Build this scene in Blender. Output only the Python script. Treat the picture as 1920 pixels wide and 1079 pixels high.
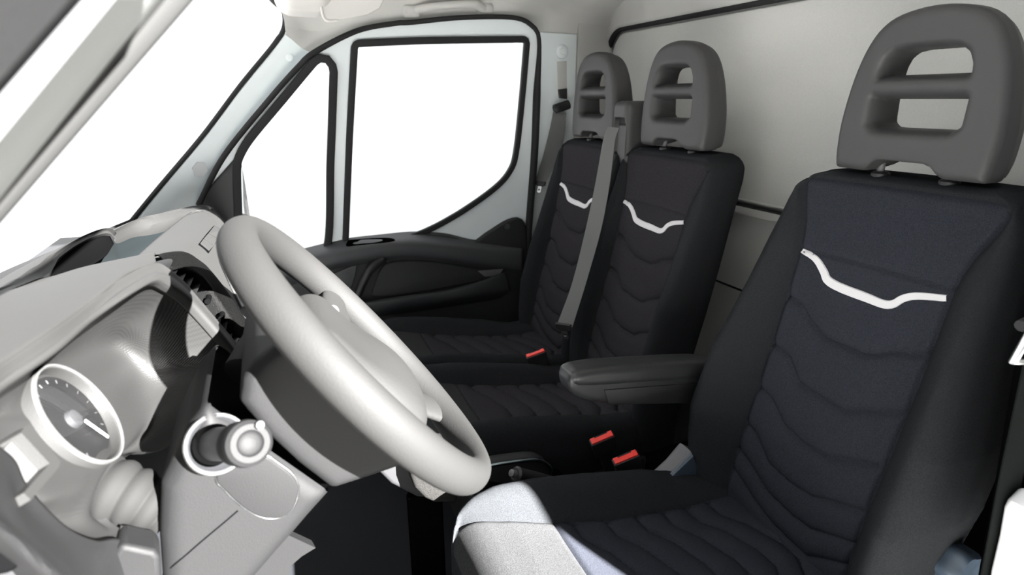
import bpy, bmesh, math, random
import numpy as np
from mathutils import Matrix, Vector

for o in list(bpy.data.objects):
    bpy.data.objects.remove(o)
scene = bpy.context.scene
COL = scene.collection
PI = math.pi

# ------------------------------------------------------------------ camera
FPX = 1071.0                                   # focal length in pixels of the 1920x1079 frame
TH, PH = math.radians(18.26), math.radians(22.98)
CAM = np.array([-1.25, 1.0, 1.2])
FW = np.array([math.cos(TH)*math.cos(PH), -math.cos(TH)*math.sin(PH), -math.sin(TH)])
RT = np.array([-math.sin(PH), -math.cos(PH), 0.0])
UP = np.cross(RT, FW)
cam = bpy.data.cameras.new('camera')
camo = bpy.data.objects.new('camera', cam)
COL.objects.link(camo)
cam.sensor_width = 36.0
cam.lens = FPX/1920*36.0
cam.clip_start = 0.02
camo.matrix_world = Matrix(((RT[0], UP[0], -FW[0], CAM[0]), (RT[1], UP[1], -FW[1], CAM[1]),
                            (RT[2], UP[2], -FW[2], CAM[2]), (0, 0, 0, 1)))
cam.dof.use_dof = True
cam.dof.focus_distance = 1.15
cam.dof.aperture_fstop = 5.0
scene.camera = camo

# ------------------------------------------------------------------ light
world = bpy.data.worlds.new('world')
scene.world = world
world.use_nodes = True
bg = world.node_tree.nodes['Background']
bg.inputs['Color'].default_value = (0.98, 0.99, 1.0, 1)
# overcast white sky, brightest ahead of the van
wn, wl_ = world.node_tree.nodes, world.node_tree.links
wtc = wn.new('ShaderNodeTexCoord')
wdot = wn.new('ShaderNodeVectorMath'); wdot.operation = 'DOT_PRODUCT'
wdot.inputs[1].default_value = (0.55, 0.65, 0.52)
wl_.new(wtc.outputs['Generated'], wdot.inputs[0])
def wramp(a, b, lo, hi):
    m = wn.new('ShaderNodeMapRange'); m.interpolation_type = 'SMOOTHSTEP'
    for k, v in (('From Min', a), ('From Max', b), ('To Min', lo), ('To Max', hi)): m.inputs[k].default_value = v
    wl_.new(wdot.outputs['Value'], m.inputs['Value']); return m.outputs['Result']
wadd = wn.new('ShaderNodeMath'); wadd.operation = 'ADD'
wl_.new(wramp(-0.45, 0.08, 0.22, 1.06), wadd.inputs[0]); wl_.new(wramp(0.30, 1.0, 0.0, 1.8), wadd.inputs[1])
wl_.new(wadd.outputs[0], bg.inputs['Strength'])
sun = bpy.data.lights.new('sun', 'SUN')
sun.energy = 170.0
sun.angle = math.radians(0.53)
sun.color = (1.0, 0.985, 0.96)
suno = bpy.data.objects.new('sun', sun)
COL.objects.link(suno)
SUN = Vector((0.80, 0.39, -0.41)).normalized()      # the way the light travels
suno.rotation_euler = SUN.to_track_quat('-Z', 'Y').to_euler()
suno.location = (-4, -1, 5)
scene.view_settings.view_transform = 'Standard'
scene.view_settings.look = 'None'
scene.view_settings.exposure = 0.0
scene.view_settings.gamma = 1.0
scene.view_settings.use_curve_mapping = False

# ------------------------------------------------------------------ helpers: pixel of the frame + a real depth -> point
def ray(px, py):
    return (px-960)*RT-(py-539.5)*UP+FPX*FW
def PX(px, py, x):
    d = ray(px, py); return CAM+d*((x-CAM[0])/d[0])
def PY(px, py, y):
    d = ray(px, py); return CAM+d*((y-CAM[1])/d[1])
def PZ(px, py, z):
    d = ray(px, py); return CAM+d*((z-CAM[2])/d[2])
def PL(px, py, p0, n):
    d = ray(px, py); n = np.array(n, float)
    return CAM+d*(((np.array(p0)-CAM)@n)/(d@n))

# ------------------------------------------------------------------ helpers: materials
def material(name, col, rough=0.5, bump=0.0, bscale=300.0, spec=0.5, metal=0.0, weave=False, mottle=0.0, sheen=0.0, grain=0.0):
    m = bpy.data.materials.new(name)
    m.use_nodes = True
    nt = m.node_tree; N = nt.nodes; L = nt.links
    b = N['Principled BSDF']
    b.inputs['Base Color'].default_value = (*col, 1)
    b.inputs['Roughness'].default_value = rough
    b.inputs['Metallic'].default_value = metal
    b.inputs['Specular IOR Level'].default_value = spec
    if sheen:
        b.inputs['Sheen Weight'].default_value = sheen
        b.inputs['Sheen Roughness'].default_value = 0.5
    tc = N.new('ShaderNodeTexCoord')
    tex = None
    if weave:
        a = N.new('ShaderNodeTexWave'); a.wave_type = 'BANDS'; a.bands_direction = 'X'
        c = N.new('ShaderNodeTexWave'); c.wave_type = 'BANDS'; c.bands_direction = 'DIAGONAL'
        for w in (a, c):
            w.inputs['Scale'].default_value = bscale; w.inputs['Distortion'].default_value = 0.4
            w.inputs['Detail'].default_value = 1.0
            L.new(tc.outputs['Object'], w.inputs['Vector'])
        mx = N.new('ShaderNodeMath'); mx.operation = 'ADD'
        L.new(a.outputs['Fac'], mx.inputs[0]); L.new(c.outputs['Fac'], mx.inputs[1])
        tex = mx.outputs[0]
    elif bump:
        n = N.new('ShaderNodeTexNoise'); n.inputs['Scale'].default_value = bscale
        n.inputs['Detail'].default_value = 3.0
        L.new(tc.outputs['Object'], n.inputs['Vector'])
        tex = n.outputs['Fac']
    if tex and bump:
        bp = N.new('ShaderNodeBump'); bp.inputs['Strength'].default_value = bump
        bp.inputs['Distance'].default_value = 0.0008
        L.new(tex, bp.inputs['Height']); L.new(bp.outputs['Normal'], b.inputs['Normal'])
    if mottle or grain:
        n2 = N.new('ShaderNodeTexNoise'); n2.inputs['Scale'].default_value = 520.0 if grain else 9.0
        n2.inputs['Detail'].default_value = 4.0
        L.new(tc.outputs['Object'], n2.inputs['Vector'])
        mr = N.new('ShaderNodeMapRange')
        k = grain or mottle
        mr.inputs['From Min'].default_value = 0.3; mr.inputs['From Max'].default_value = 0.7
        mr.inputs['To Min'].default_value = 1-k; mr.inputs['To Max'].default_value = 1+k
        L.new(n2.outputs['Fac'], mr.inputs['Value'])
        mm = N.new('ShaderNodeMix'); mm.data_type = 'RGBA'; mm.blend_type = 'MULTIPLY'
        mm.inputs['Factor'].default_value = 1.0
        mm.inputs['A'].default_value = (*col, 1)
        L.new(mr.outputs['Result'], mm.inputs['B']); L.new(mm.outputs['Result'], b.inputs['Base Color'])
    return m

def glass(name, tint=(1, 1, 1), gloss=0.04):
    m = bpy.data.materials.new(name); m.use_nodes = True
    nt = m.node_tree; N = nt.nodes; L = nt.links
    N.remove(N['Principled BSDF'])
    t = N.new('ShaderNodeBsdfTransparent'); t.inputs['Color'].default_value = (*tint, 1)
    g = N.new('ShaderNodeBsdfGlossy'); g.inputs['Roughness'].default_value = 0.02
    x = N.new('ShaderNodeMixShader'); x.inputs[0].default_value = gloss
    L.new(t.outputs[0], x.inputs[1]); L.new(g.outputs[0], x.inputs[2])
    L.new(x.outputs[0], N['Material Output'].inputs['Surface'])
    return m

M = {}
M['headliner'] = material('headliner_fabric', (0.48, 0.476, 0.46), 0.95, 0.3, 500, 0.1, mottle=0.03)
M['bulkhead'] = material('bulkhead_fabric', (0.56, 0.56, 0.54), 0.95, 0.4, 420, 0.1, grain=0.05, mottle=0.04)
M['body'] = material('body_paint', (0.70, 0.755, 0.77), 0.35, spec=0.5)
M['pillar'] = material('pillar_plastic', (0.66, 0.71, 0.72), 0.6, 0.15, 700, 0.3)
M['paint_white'] = material('white_paint', (0.8, 0.8, 0.8), 0.3)
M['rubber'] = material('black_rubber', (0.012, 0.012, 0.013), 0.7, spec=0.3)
M['floor'] = material('floor_rubber', (0.01, 0.011, 0.013), 0.85, 0.6, 250, 0.2)
M['fabric'] = material('black_seat_fabric', (0.0195, 0.0206, 0.0222), 0.9, 0.9, 1100, 0.0, grain=0.25)
M['fabric_navy'] = material('navy_seat_fabric', (0.0232, 0.0250, 0.0312), 0.9, 0.9, 1000, 0.0, grain=0.3)
M['fabric_dark'] = material('black_panel_fabric', (0.027, 0.0255, 0.0285), 0.9, 0.9, 1000, 0.0, grain=0.3)
M['fabric_sunlit'] = material('sunlit_front_fabric', (0.029, 0.0295, 0.0305), 0.9, 0.9, 1000, 0.0, grain=0.3)  # seat cloth made lighter to carry the sunlight on the cushion front
M['stripe'] = material('light_piping', (0.52, 0.51, 0.52), 0.6, 0.1, 400)
M['headrest'] = material('headrest_vinyl', (0.037, 0.037, 0.0376), 0.55, 0.25, 900, 0.4)
M['plastic'] = material('black_plastic', (0.012, 0.0123, 0.0135), 0.5, 0.25, 800, 0.4)
M['plastic_mid'] = material('dark_grey_plastic', (0.0043, 0.0043, 0.0045), 0.65, 0.3, 700, 0.14, grain=0.08)
M['plastic_dash'] = material('grey_dash_plastic', (0.0108, 0.0107, 0.0105), 0.6, 0.3, 600, 0.22, mottle=0.03)
M['plastic_rough'] = material('speckled_trim_plastic', (0.0011, 0.0011, 0.0011), 0.6, 1.0, 450, 0.03, grain=0.5)
M['wheel'] = material('wheel_leather', (0.0098, 0.0097, 0.0095), 0.7, 0.35, 420, 0.14, mottle=0.05)
M['gloss'] = material('gloss_plastic', (0.05, 0.05, 0.05), 0.25, spec=0.5)
M['metal'] = material('steel', (0.55, 0.55, 0.55), 0.3, metal=1.0)
M['chrome'] = material('chrome', (0.75, 0.75, 0.75), 0.15, metal=1.0)
M['red'] = material('red_plastic', (0.72, 0.035, 0.025), 0.4)
M['webbing'] = material('belt_webbing', (0.10, 0.102, 0.099), 0.7, 0.6, 900, 0.3)
M['symbol'] = material('white_symbols', (0.8, 0.8, 0.78), 0.5)
M['glass'] = glass('window_glass', gloss=0.015)
M['lens'] = glass('gauge_lens', gloss=0.06)
M['dash_texture'] = material('ribbed_dash_plastic', (0.0095, 0.0094, 0.0093), 0.45, 0.2, 165, 0.22, weave=True)
M['tick'] = material('grey_dial_marks', (0.03, 0.03, 0.03), 0.6)
M['armrest'] = material('armrest_vinyl', (0.022, 0.0225, 0.024), 0.38, 0.2, 700, 0.5)
M['hinge_blue'] = material('blue_grey_plastic', (0.035, 0.05, 0.07), 0.35, spec=0.5)
M['belt_dark'] = material('dark_webbing', (0.0032, 0.0040, 0.0038), 0.9, 0.5, 900, 0.05)
M['gloss_dark'] = material('gloss_black', (0.30, 0.36, 0.38), 0.22, metal=1.0)
M['rim_grey'] = material('satin_grey', (0.04, 0.04, 0.04), 0.4)
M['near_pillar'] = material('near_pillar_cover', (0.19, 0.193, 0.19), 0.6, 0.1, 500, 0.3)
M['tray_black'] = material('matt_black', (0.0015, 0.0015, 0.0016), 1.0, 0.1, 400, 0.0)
M['near_seal'] = material('pale_seal_rubber', (0.019, 0.019, 0.0187), 0.8, 0.1, 500, 0.2)
M['door_grey'] = material('door_grey_plastic', (0.045, 0.047, 0.050), 0.55, 0.25, 700, 0.4)
M['door_black'] = material('door_black_plastic', (0.020, 0.021, 0.022), 0.6, 0.25, 700, 0.3)
M['door_mid'] = material('door_lip_plastic', (0.028, 0.030, 0.032), 0.6, 0.25, 700, 0.3)
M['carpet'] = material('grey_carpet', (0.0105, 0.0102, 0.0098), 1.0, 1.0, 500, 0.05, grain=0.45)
M['tray'] = material('tray_rubber', (0.0018, 0.0028, 0.0032), 0.95, 0.2, 400, 0.08)
M['gaiter'] = material('grey_gaiter', (0.0068, 0.0067, 0.0066), 0.8, 0.2, 300, 0.1)
M['visor'] = material('visor_vinyl', (0.52, 0.51, 0.495), 0.7, 0.15, 500, 0.3)
M['asphalt'] = material('pale_concrete', (0.42, 0.42, 0.41), 0.9, 0.3, 40, 0.2, mottle=0.06)
M['sticker'] = material('grey_label', (0.42, 0.43, 0.44), 0.7)
M['mirror'] = material('mirror_glass', (0.8, 0.82, 0.84), 0.05, metal=1.0)
M['dark_trim'] = material('hinge_plastic', (0.10, 0.10, 0.105), 0.5, 0.2, 600, 0.4)

# ------------------------------------------------------------------ helpers: objects
ROOT = {}
def origin_of(o):
    while o.parent: o = o.parent
    return np.array(o.location)
def thing(name, label, cat, loc=(0, 0, 0), group=None, kind=None):
    o = bpy.data.objects.new(name, None); COL.objects.link(o)
    o.empty_display_size = 0.05
    o.location = loc
    o['label'] = label; o['category'] = cat
    if group: o['group'] = group
    if kind: o['kind'] = kind
    return o
def mk(name, geo, mat, parent=None, smooth=True, bevel=0, sub=0, solid=0, label=None, cat=None, group=None, kind=None, angle=40):
    """one mesh object; geo = (verts in world space, faces)"""
    v, f = geo
    v = np.asarray(v, float).reshape(-1, 3)
    if parent is not None: v = v-origin_of(parent)
    me = bpy.data.meshes.new(name)
    me.from_pydata(v.tolist(), [], [list(map(int, q)) for q in f])
    me.validate(); me.update()
    bm = bmesh.new(); bm.from_mesh(me); bmesh.ops.recalc_face_normals(bm, faces=bm.faces); bm.to_mesh(me); bm.free()
    me.materials.append(M[mat] if isinstance(mat, str) else mat)
    o = bpy.data.objects.new(name, me); COL.objects.link(o)
    if parent is not None: o.parent = parent
    if smooth:
        me.polygons.foreach_set('use_smooth', [True]*len(me.polygons))
        try: me.set_sharp_from_angle(angle=math.radians(angle))
        except Exception: pass
    if solid:
        s = o.modifiers.new('thickness', 'SOLIDIFY'); s.thickness = solid; s.offset = 0
    if bevel:
        b = o.modifiers.new('bevel', 'BEVEL'); b.width = bevel; b.segments = 3; b.limit_method = 'ANGLE'
    if sub:
        s = o.modifiers.new('subdivision', 'SUBSURF'); s.levels = sub; s.render_levels = sub
    if label: o['label'] = label
    if cat: o['category'] = cat
    if group: o['group'] = group
    if kind: o['kind'] = kind
    return o
def join(*geos):
    V = []; Fs = []; n = 0
    for v, f in geos:
        v = np.asarray(v, float).reshape(-1, 3)
        V.append(v); Fs += [[i+n for i in q] for q in f]; n += len(v)
    return np.concatenate(V), Fs
def spline(P, n, closed=False):
    """Catmull-Rom through the points, n samples evenly spread along the length"""
    P = np.asarray(P, float); k = len(P)
    if closed: Q = np.concatenate([P[-1:], P, P[:2]])
    else: Q = np.concatenate([2*P[:1]-P[1:2], P, 2*P[-1:]-P[-2:-1]])
    segs = k if closed else k-1
    out = []
    for i in range(segs):
        a, b, c, d = Q[i], Q[i+1], Q[i+2], Q[i+3]
        t = np.linspace(0, 1, 16, endpoint=False)[:, None]
        out.append(0.5*((2*b)+(-a+c)*t+(2*a-5*b+4*c-d)*t*t+(-a+3*b-3*c+d)*t**3))
    if not closed: out.append(P[-1:])
    D = np.concatenate(out)
    if closed: D = np.concatenate([D, D[:1]])
    s = np.r_[0, np.cumsum(np.linalg.norm(np.diff(D, axis=0), axis=1))]
    t = np.linspace(0, s[-1], n, endpoint=not closed)
    return np.stack([np.interp(t, s, D[:, i]) for i in range(D.shape[1])], 1)
def grid_faces(r, c, closed=False):
    f = []
    for i in range(r-1):
        for j in range(c if closed else c-1):
            j2 = (j+1) % c
            f.append((i*c+j, i*c+j2, (i+1)*c+j2, (i+1)*c+j))
    return f
def loft(secs, closed=True, cap=True):
    secs = np.asarray(secs, float); r, c, _ = secs.shape
    f = grid_faces(r, c, closed)
    if cap and closed: f += [tuple(range(c))[::-1], tuple(range((r-1)*c, r*c))]
    return secs.reshape(-1, 3), f
def patch(rows, nu=24, nv=40, closed_v=False):
    """smooth surface through rows of control points (rows may differ in length)"""
    R = [spline(r, nv, closed_v) for r in rows]
    R = np.array(R)
    G = np.stack([spline(R[:, j], nu) for j in range(nv)], 1)
    return G.reshape(-1, 3), grid_faces(nu, nv, closed_v)
def shell(geo, off):
    """give an open sheet thickness by a second skin moved by the vector off"""
    v, f = geo; n = len(v)
    v2 = v+np.asarray(off, float)
    cnt = {}
    for q in f:
        for a, b in zip(q, q[1:]+q[:1]): cnt[(a, b)] = 1
    F2 = [tuple(q) for q in f]+[tuple(i+n for i in q[::-1]) for q in f]
    for (a, b) in list(cnt):
        if (b, a) not in cnt: F2.append((b, a, a+n, b+n))
    return np.concatenate([v, v2]), F2
def tube(path, r, n=12, closed=False, flat=None, cap=True):
    P = np.asarray(path, float); k = len(P)
    rr = np.full(k, r) if np.isscalar(r) else np.interp(np.linspace(0, 1, k), np.linspace(0, 1, len(r)), r)
    T = np.gradient(P, axis=0) if not closed else np.roll(P, -1, 0)-np.roll(P, 1, 0)
    T /= np.linalg.norm(T, axis=1)[:, None]+1e-12
    up = np.array([0, 0, 1.0]) if abs(T[0][2]) < 0.9 else np.array([1.0, 0, 0])
    N = np.cross(T[0], up); N /= np.linalg.norm(N)
    secs = []; a = np.linspace(0, 2*PI, n, endpoint=False)
    for i in range(k):
        N = N-T[i]*(N@T[i]); N /= np.linalg.norm(N)
        B = np.cross(T[i], N)
        secs.append(P[i]+rr[i]*(np.cos(a)[:, None]*N+np.sin(a)[:, None]*B))
    secs = np.array(secs)
    if closed:
        v = secs.reshape(-1, 3); f = grid_faces(k, n, True)
        f += [((k-1)*n+j, (k-1)*n+(j+1) % n, (j+1) % n, j) for j in range(n)]
        return v, f
    return loft(secs, True, cap)
def plate(loops, to3d, depth, bevel=0.0, res=2):
    """flat sheet with holes: loops of 2-D points (first = outline), depth, rounded edge; to3d maps (u, v, w) arrays to world"""
    cu = bpy.data.curves.new('tmp', 'CURVE'); cu.dimensions = '2D'; cu.fill_mode = 'BOTH'
    cu.extrude = max(depth/2-bevel, 0.0001); cu.bevel_depth = bevel; cu.bevel_resolution = res
    if bevel: cu.offset = -bevel
    for lp in loops:
        s = cu.splines.new('POLY'); s.points.add(len(lp)-1); s.use_cyclic_u = True
        for p, q in zip(s.points, lp): p.co = (q[0], q[1], 0, 1)
    o = bpy.data.objects.new('tmp', cu); COL.objects.link(o)
    dg = bpy.context.evaluated_depsgraph_get()
    me = bpy.data.meshes.new_from_object(o.evaluated_get(dg))
    bm = bmesh.new(); bm.from_mesh(me); bmesh.ops.remove_doubles(bm, verts=bm.verts, dist=1e-5)
    bm.verts.index_update()
    v = np.array([x.co[:] for x in bm.verts]); f = [tuple(x.index for x in q.verts) for q in bm.faces]
    bm.free(); bpy.data.objects.remove(o); bpy.data.curves.remove(cu); bpy.data.meshes.remove(me)
    return to3d(v[:, 0], v[:, 1], v[:, 2]), f
def box(lo, hi):
    x0, y0, z0 = lo; x1, y1, z1 = hi
    v = [(x0,y0,z0),(x1,y0,z0),(x1,y1,z0),(x0,y1,z0),(x0,y0,z1),(x1,y0,z1),(x1,y1,z1),(x0,y1,z1)]
    return np.array(v), [(0,3,2,1),(4,5,6,7),(0,1,5,4),(1,2,6,5),(2,3,7,6),(3,0,4,7)]
def ring(c, n, prof, seg=48, up=(0, 0, 1), hollow=False):
    """lathe: prof = [(radius, height along n)]"""
    c = np.asarray(c, float); n = np.asarray(n, float); n /= np.linalg.norm(n)
    u = np.cross(up, n); 
    if np.linalg.norm(u) < 1e-3: u = np.cross((1, 0, 0), n)
    u /= np.linalg.norm(u); w = np.cross(n, u)
    a = np.linspace(0, 2*PI, seg, endpoint=False)
    secs = [c+n*h+r*(np.cos(a)[:, None]*u+np.sin(a)[:, None]*w) for r, h in prof]
    if hollow:
        secs.append(secs[0]); return loft(secs, True, False)
    return loft(secs, True, True)
# signed distance modelling
def rbox(p, c, h, r):
    q = np.abs(p-np.asarray(c))-(np.asarray(h)-r)
    return np.linalg.norm(np.maximum(q, 0), axis=-1)+np.minimum(q.max(-1), 0)-r
def smin(a, b, k):
    h = np.clip(0.5+0.5*(b-a)/k, 0, 1); return b*(1-h)+a*h-k*h*(1-h)
def smax(a, b, k): return -smin(-a, -b, k)
def capsule(p, a, b, r):
    a = np.asarray(a, float); b = np.asarray(b, float); ba = b-a
    h = np.clip(((p-a)@ba)/(ba@ba), 0, 1)
    rr = r if np.isscalar(r) else r[0]+(r[1]-r[0])*h
    return np.linalg.norm(p-a-h[..., None]*ba, axis=-1)-rr
def poly2(x, y, P):
    """signed distance to a polygon in the plane"""
    P = np.asarray(P, float); d = np.full(x.shape, 1e9); s = np.ones(x.shape)
    n = len(P)
    for i in range(n):
        a = P[i]; b = P[i-1]; e = b-a
        wx = x-a[0]; wy = y-a[1]
        t = np.clip((wx*e[0]+wy*e[1])/(e@e), 0, 1)
        d = np.minimum(d, (wx-e[0]*t)**2+(wy-e[1]*t)**2)
        c1 = y >= a[1]; c2 = y < b[1]; c3 = e[0]*wy > e[1]*wx
        s = np.where((c1 & c2 & c3) | (~c1 & ~c2 & ~c3), -s, s)
    return s*np.sqrt(d)
def extr(d2, h, t, r):
    """extrude a 2-D distance d2 with coordinate h, half thickness t, edge radius r"""
    a = d2+r; b = np.abs(h)-t+r
    return np.minimum(np.maximum(a, b), 0)+np.sqrt(np.maximum(a, 0)**2+np.maximum(b, 0)**2)-r
def sdf(fn, lo, hi, h):
    lo = np.asarray(lo, float); hi = np.asarray(hi, float)
    n = np.ceil((hi-lo)/h).astype(int)+1
    ax = [lo[i]+h*np.arange(n[i]) for i in range(3)]
    G = np.stack(np.meshgrid(*ax, indexing='ij'), -1)
    V = fn(G); S = V < 0
    cn = n-1
    acc = np.zeros((*cn, 3)); cnt = np.zeros(cn)
    corners = [(i, j, k) for i in (0, 1) for j in (0, 1) for k in (0, 1)]
    def sl(c): return tuple(slice(c[i], c[i]+cn[i]) for i in range(3))
    for a in corners:
        for d in range(3):
            if a[d]: continue
            b = list(a); b[d] = 1
            va, vb = V[sl(a)], V[sl(b)]
            m = (va < 0) != (vb < 0)
            t = np.where(m, va/np.where(m, va-vb, 1), 0)
            pa = G[sl(a)]; pb = G[sl(b)]
            acc += np.where(m[..., None], pa+(pb-pa)*t[..., None], 0); cnt += m
    act = cnt > 0
    idx = np.full(cn, -1); idx[act] = np.arange(act.sum())
    verts = acc[act]/cnt[act][:, None]
    faces = []
    for d in range(3):
        o1, o2 = (d+1) % 3, (d+2) % 3
        s1 = [slice(None)]*3; s2 = [slice(None)]*3
        s1[d] = slice(0, -1); s2[d] = slice(1, None)
        m = S[tuple(s1)] != S[tuple(s2)]
        I = np.argwhere(m)
        I = I[(I[:, o1] > 0) & (I[:, o2] > 0) & (I[:, o1] < cn[o1]) & (I[:, o2] < cn[o2])]
        if not len(I): continue
        def cell(a, b):
            J = I.copy(); J[:, o1] -= a; J[:, o2] -= b
            return idx[J[:, 0], J[:, 1], J[:, 2]]
        q = np.stack([cell(0, 0), cell(1, 0), cell(1, 1), cell(0, 1)], 1)
        inside = S[tuple(I.T)]
        q[~inside] = q[~inside][:, ::-1]
        faces += q.tolist()
    return verts, faces

FLOOR = 0.05

# ================================================================== THE SETTING
def doorx(z): return 0.88-0.10*np.maximum(np.asarray(z)-0.70, 0)
def DP(px, py, off=0.0):
    """a point on the inner face of the passenger door (leaning inwards above the belt line), off metres towards the cab"""
    p = PL(px, py, (0.88-off, 0, 0.70), (1, 0, 0.10))
    if p[2] < 0.70: p = PX(px, py, 0.88-off)
    return p
def dyz(pts, off=0.0): return [DP(a, b, off)[1:] for a, b in pts]
def door3d(off): return lambda u, v, w: np.stack([doorx(v)-off-w, u, v], 1)

mk('floor', box((-1.0, -0.42, FLOOR-0.05), (0.95, 1.75, FLOOR)), 'floor', smooth=False, kind='structure')
mk('wall_front', box((-0.9, 1.62, FLOOR), (0.9, 1.68, 0.74)), 'plastic', smooth=False, kind='structure')

# bulkhead behind the seats
BY = -0.35
wall = mk('wall_rear', box((-1.0, BY-0.06, FLOOR), (1.0, BY-0.02, 1.72)), 'bulkhead', smooth=False, kind='structure')
def rrect(x0, x1, z0, z1, r, n=10):
    out = []
    for cx, cz, a0 in ((x1-r, z1-r, 0), (x0+r, z1-r, 90), (x0+r, z0+r, 180), (x1-r, z0+r, 270)):
        for i in range(n+1):
            a = math.radians(a0+90*i/n); out.append((cx+r*math.cos(a), cz+r*math.sin(a)))
    return out
GZ = PY(1400, 391, BY)[2]                                   # rail between upper and lower panel
hole = rrect(-0.88, 0.905, GZ-0.001, 1.462, 0.10)
to_y = lambda y: (lambda u, v, w: np.stack([u, np.full_like(u, y)+w, v], 1))
mk('trim_1', plate([rrect(-1.0, 1.0, GZ-0.003, 1.72, 0.01, 2), hole], to_y(BY+0.005), 0.05, 0.012), 'headliner', wall, kind='structure')
ins = rrect(-0.865, 0.89, GZ+0.016, 1.447, 0.088)
mk('upper_panel', plate([ins], to_y(BY-0.012), 0.03, 0.006), 'bulkhead', wall)
gk = [(x, BY+0.012, z) for x, z in rrect(-0.88, 0.905, GZ-0.001, 1.462, 0.10)]
mk('gasket', tube(gk, 0.0125, 8, True), 'rubber', wall, label='black rubber gasket round the grey upper panel')
mk('lower_panel', box((-0.98, BY-0.02, FLOOR), (0.98, BY-0.004, GZ-0.014)), 'bulkhead', wall, smooth=False, bevel=0.006)
mk('rail', box((-0.90, BY-0.004, GZ-0.013), (0.895, BY+0.016, GZ+0.011)), 'rubber', wall, smooth=False, bevel=.003, label='black rail between the two panels')
z2 = PY(1350, 530, BY)[2]
mk('panel_joint', box((-0.98, BY-0.006, z2-0.003), (0.98, BY-0.002, z2+0.003)), 'rubber', wall, smooth=False)
z3 = PY(1380, 372, BY)[2]
mk('panel_ridge', tube([(-0.85, BY+0.003, z3), (0.88, BY+0.003, z3)], 0.004, 8), 'bulkhead', wall)

# headliner
r0 = np.array([(0.895, -0.37, 1.43), PX(1080, 65, .895), PX(1014, 66, .89), DP(962, 33), DP(865, 33), DP(771, 42), DP(669, 58), DP(589, 98), PX(536, 66, .80)])
off = lambda dx, dz: r0+np.array([dx, 0, dz])
r1 = off(-0.012, 0.045); r1[-1] = PX(531, 30, .79); r1[-2] = PX(588, 60, .83)
r2 = off(-0.06, 0.10); r2[-1] = (0.70, 0.93, 1.50); r2[-2] = (0.76, 0.84, 1.49); r2[:-2, 2] = np.minimum(r2[:-2, 2], 1.55)
def roofrow(x, z, zf):
    q = r0.copy(); q[:, 0] = x; q[:, 2] = z; q[-1] = (x, 0.95, zf); q[-2] = (x, 0.84, (z+zf)/2); return q
rows = [r0, r1, r2, roofrow(0.55, 1.61, 1.53), roofrow(0, 1.66, 1.60), roofrow(-0.55, 1.68, 1.64), roofrow(-0.80, 1.67, 1.64), roofrow(-0.88, 1.63, 1.62)]
ceil = mk('ceiling', shell(patch(rows, 60, 70), (0, 0, 0.03)), 'headliner', kind='structure')

# passenger B-pillar and its trim
wr = mk('wall_right', box((0.90, -0.40, FLOOR), (0.95, 0.06, 1.66)), 'body', smooth=False, kind='structure')
bp = [PX(1011, 60, .893), PX(1006, 200, .893), PX(990, 430, .893), PX(985, 640, .893)]
ye = PX(1080, 100, .893)[1]
pil = [p[1:] for p in bp]+[(ye, 0.30), (ye, PX(1080, 64, .893)[2])]
mk('cove_panel', box((0.886, -0.345, 0.30), (0.90, ye-0.003, 1.50)), 'headliner', wr, smooth=False, bevel=.003)
mk('trim_2', plate([pil], lambda u, v, w: np.stack([0.893-w, u, v], 1), 0.016, 0.005), 'pillar', wr, kind='structure')
c = PX(1053, 97, .884)
mk('bolt_cover', ring(c, (-1, 0, 0), [(0.026, 0), (0.026, 0.006), (0.022, 0.010), (0.012, 0.011), (0.010, 0.008), (0.001, 0.008)], 28), 'pillar', wr)
sl = [PX(a, b, .884)[1:] for a, b in ((1044, 116), (1062, 115), (1062, 182), (1046, 182))]
mk('adjuster_slot', plate([sl], lambda u, v, w: np.stack([0.8835-w, u, v], 1), 0.006, 0.002), 'headliner', wr)
sl = [PX(a, b, .880)[1:] for a, b in ((1046, 168), (1062, 166), (1062, 186), (1048, 184))]
mk('adjuster_button', plate([sl], lambda u, v, w: np.stack([0.878-w, u, v], 1), 0.012, 0.003), 'plastic', wr)

mk('footwell_side', box((0.905, 0.95, FLOOR), (0.95, 1.68, 0.60)), 'plastic', wr, smooth=False, kind='structure')
mk('sill', box((0.86, 0.0, FLOOR), (0.95, 1.3, 0.27)), 'plastic', wr, smooth=False, kind='structure')
# passenger A-pillar trim
L_ = [(215, 455), (250, 411), (300, 350), (380, 255), (450, 162), (505, 95), (522, 72), (530, 60)]
R_ = [(340, 445), (368, 392), (385, 352), (432, 291), (480, 227), (530, 165), (575, 115), (590, 99)]
La = np.array([PX(a, b, .835) for a, b in L_]); Ra = np.array([PX(a, b, .858) for a, b in R_])
mid = (La*0.55+Ra*0.45); mid[:, 0] -= 0.018
q1 = La*0.9+Ra*0.1; q1[:, 0] -= 0.012
q3 = La*0.15+Ra*0.85; q3[:, 0] -= 0.014
back = La.copy(); back[:, 0] += 0.05; back2 = Ra.copy(); back2[:, 0] += 0.05
apil = mk('trim_3', loft(np.stack([spline(r, 40) for r in (La, q1, mid, q3, Ra, back2, back)], 1)), 'pillar', kind='structure', label='pale pillar trim between windscreen and passenger door')
mk('seal', tube(spline(np.array([PX(a, b, .828) for a, b in L_[:-1]+[(529, 62), (534, 44), (531, 20), (512, 2), (480, -35)]]), 80), 0.0075, 8), 'rubber', apil)
hx = PX(375, 318, 0.79)
def on_pillar(px, py, lift=0.0):
    return PX(px, py, 0.834-lift)
hexa = [on_pillar(375+15*math.cos(a), 318+15*math.sin(a), 0.012) for a in np.arange(0.15, 6.2, PI/3)]
hexb = [p+np.array([0.004, 0.001, 0]) for p in hexa]
mk('hexagon_label', loft([hexb, hexa]), 'sticker', apil, smooth=False, label='grey hexagonal label')
c = PX(543, 108, 0.80)
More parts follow.
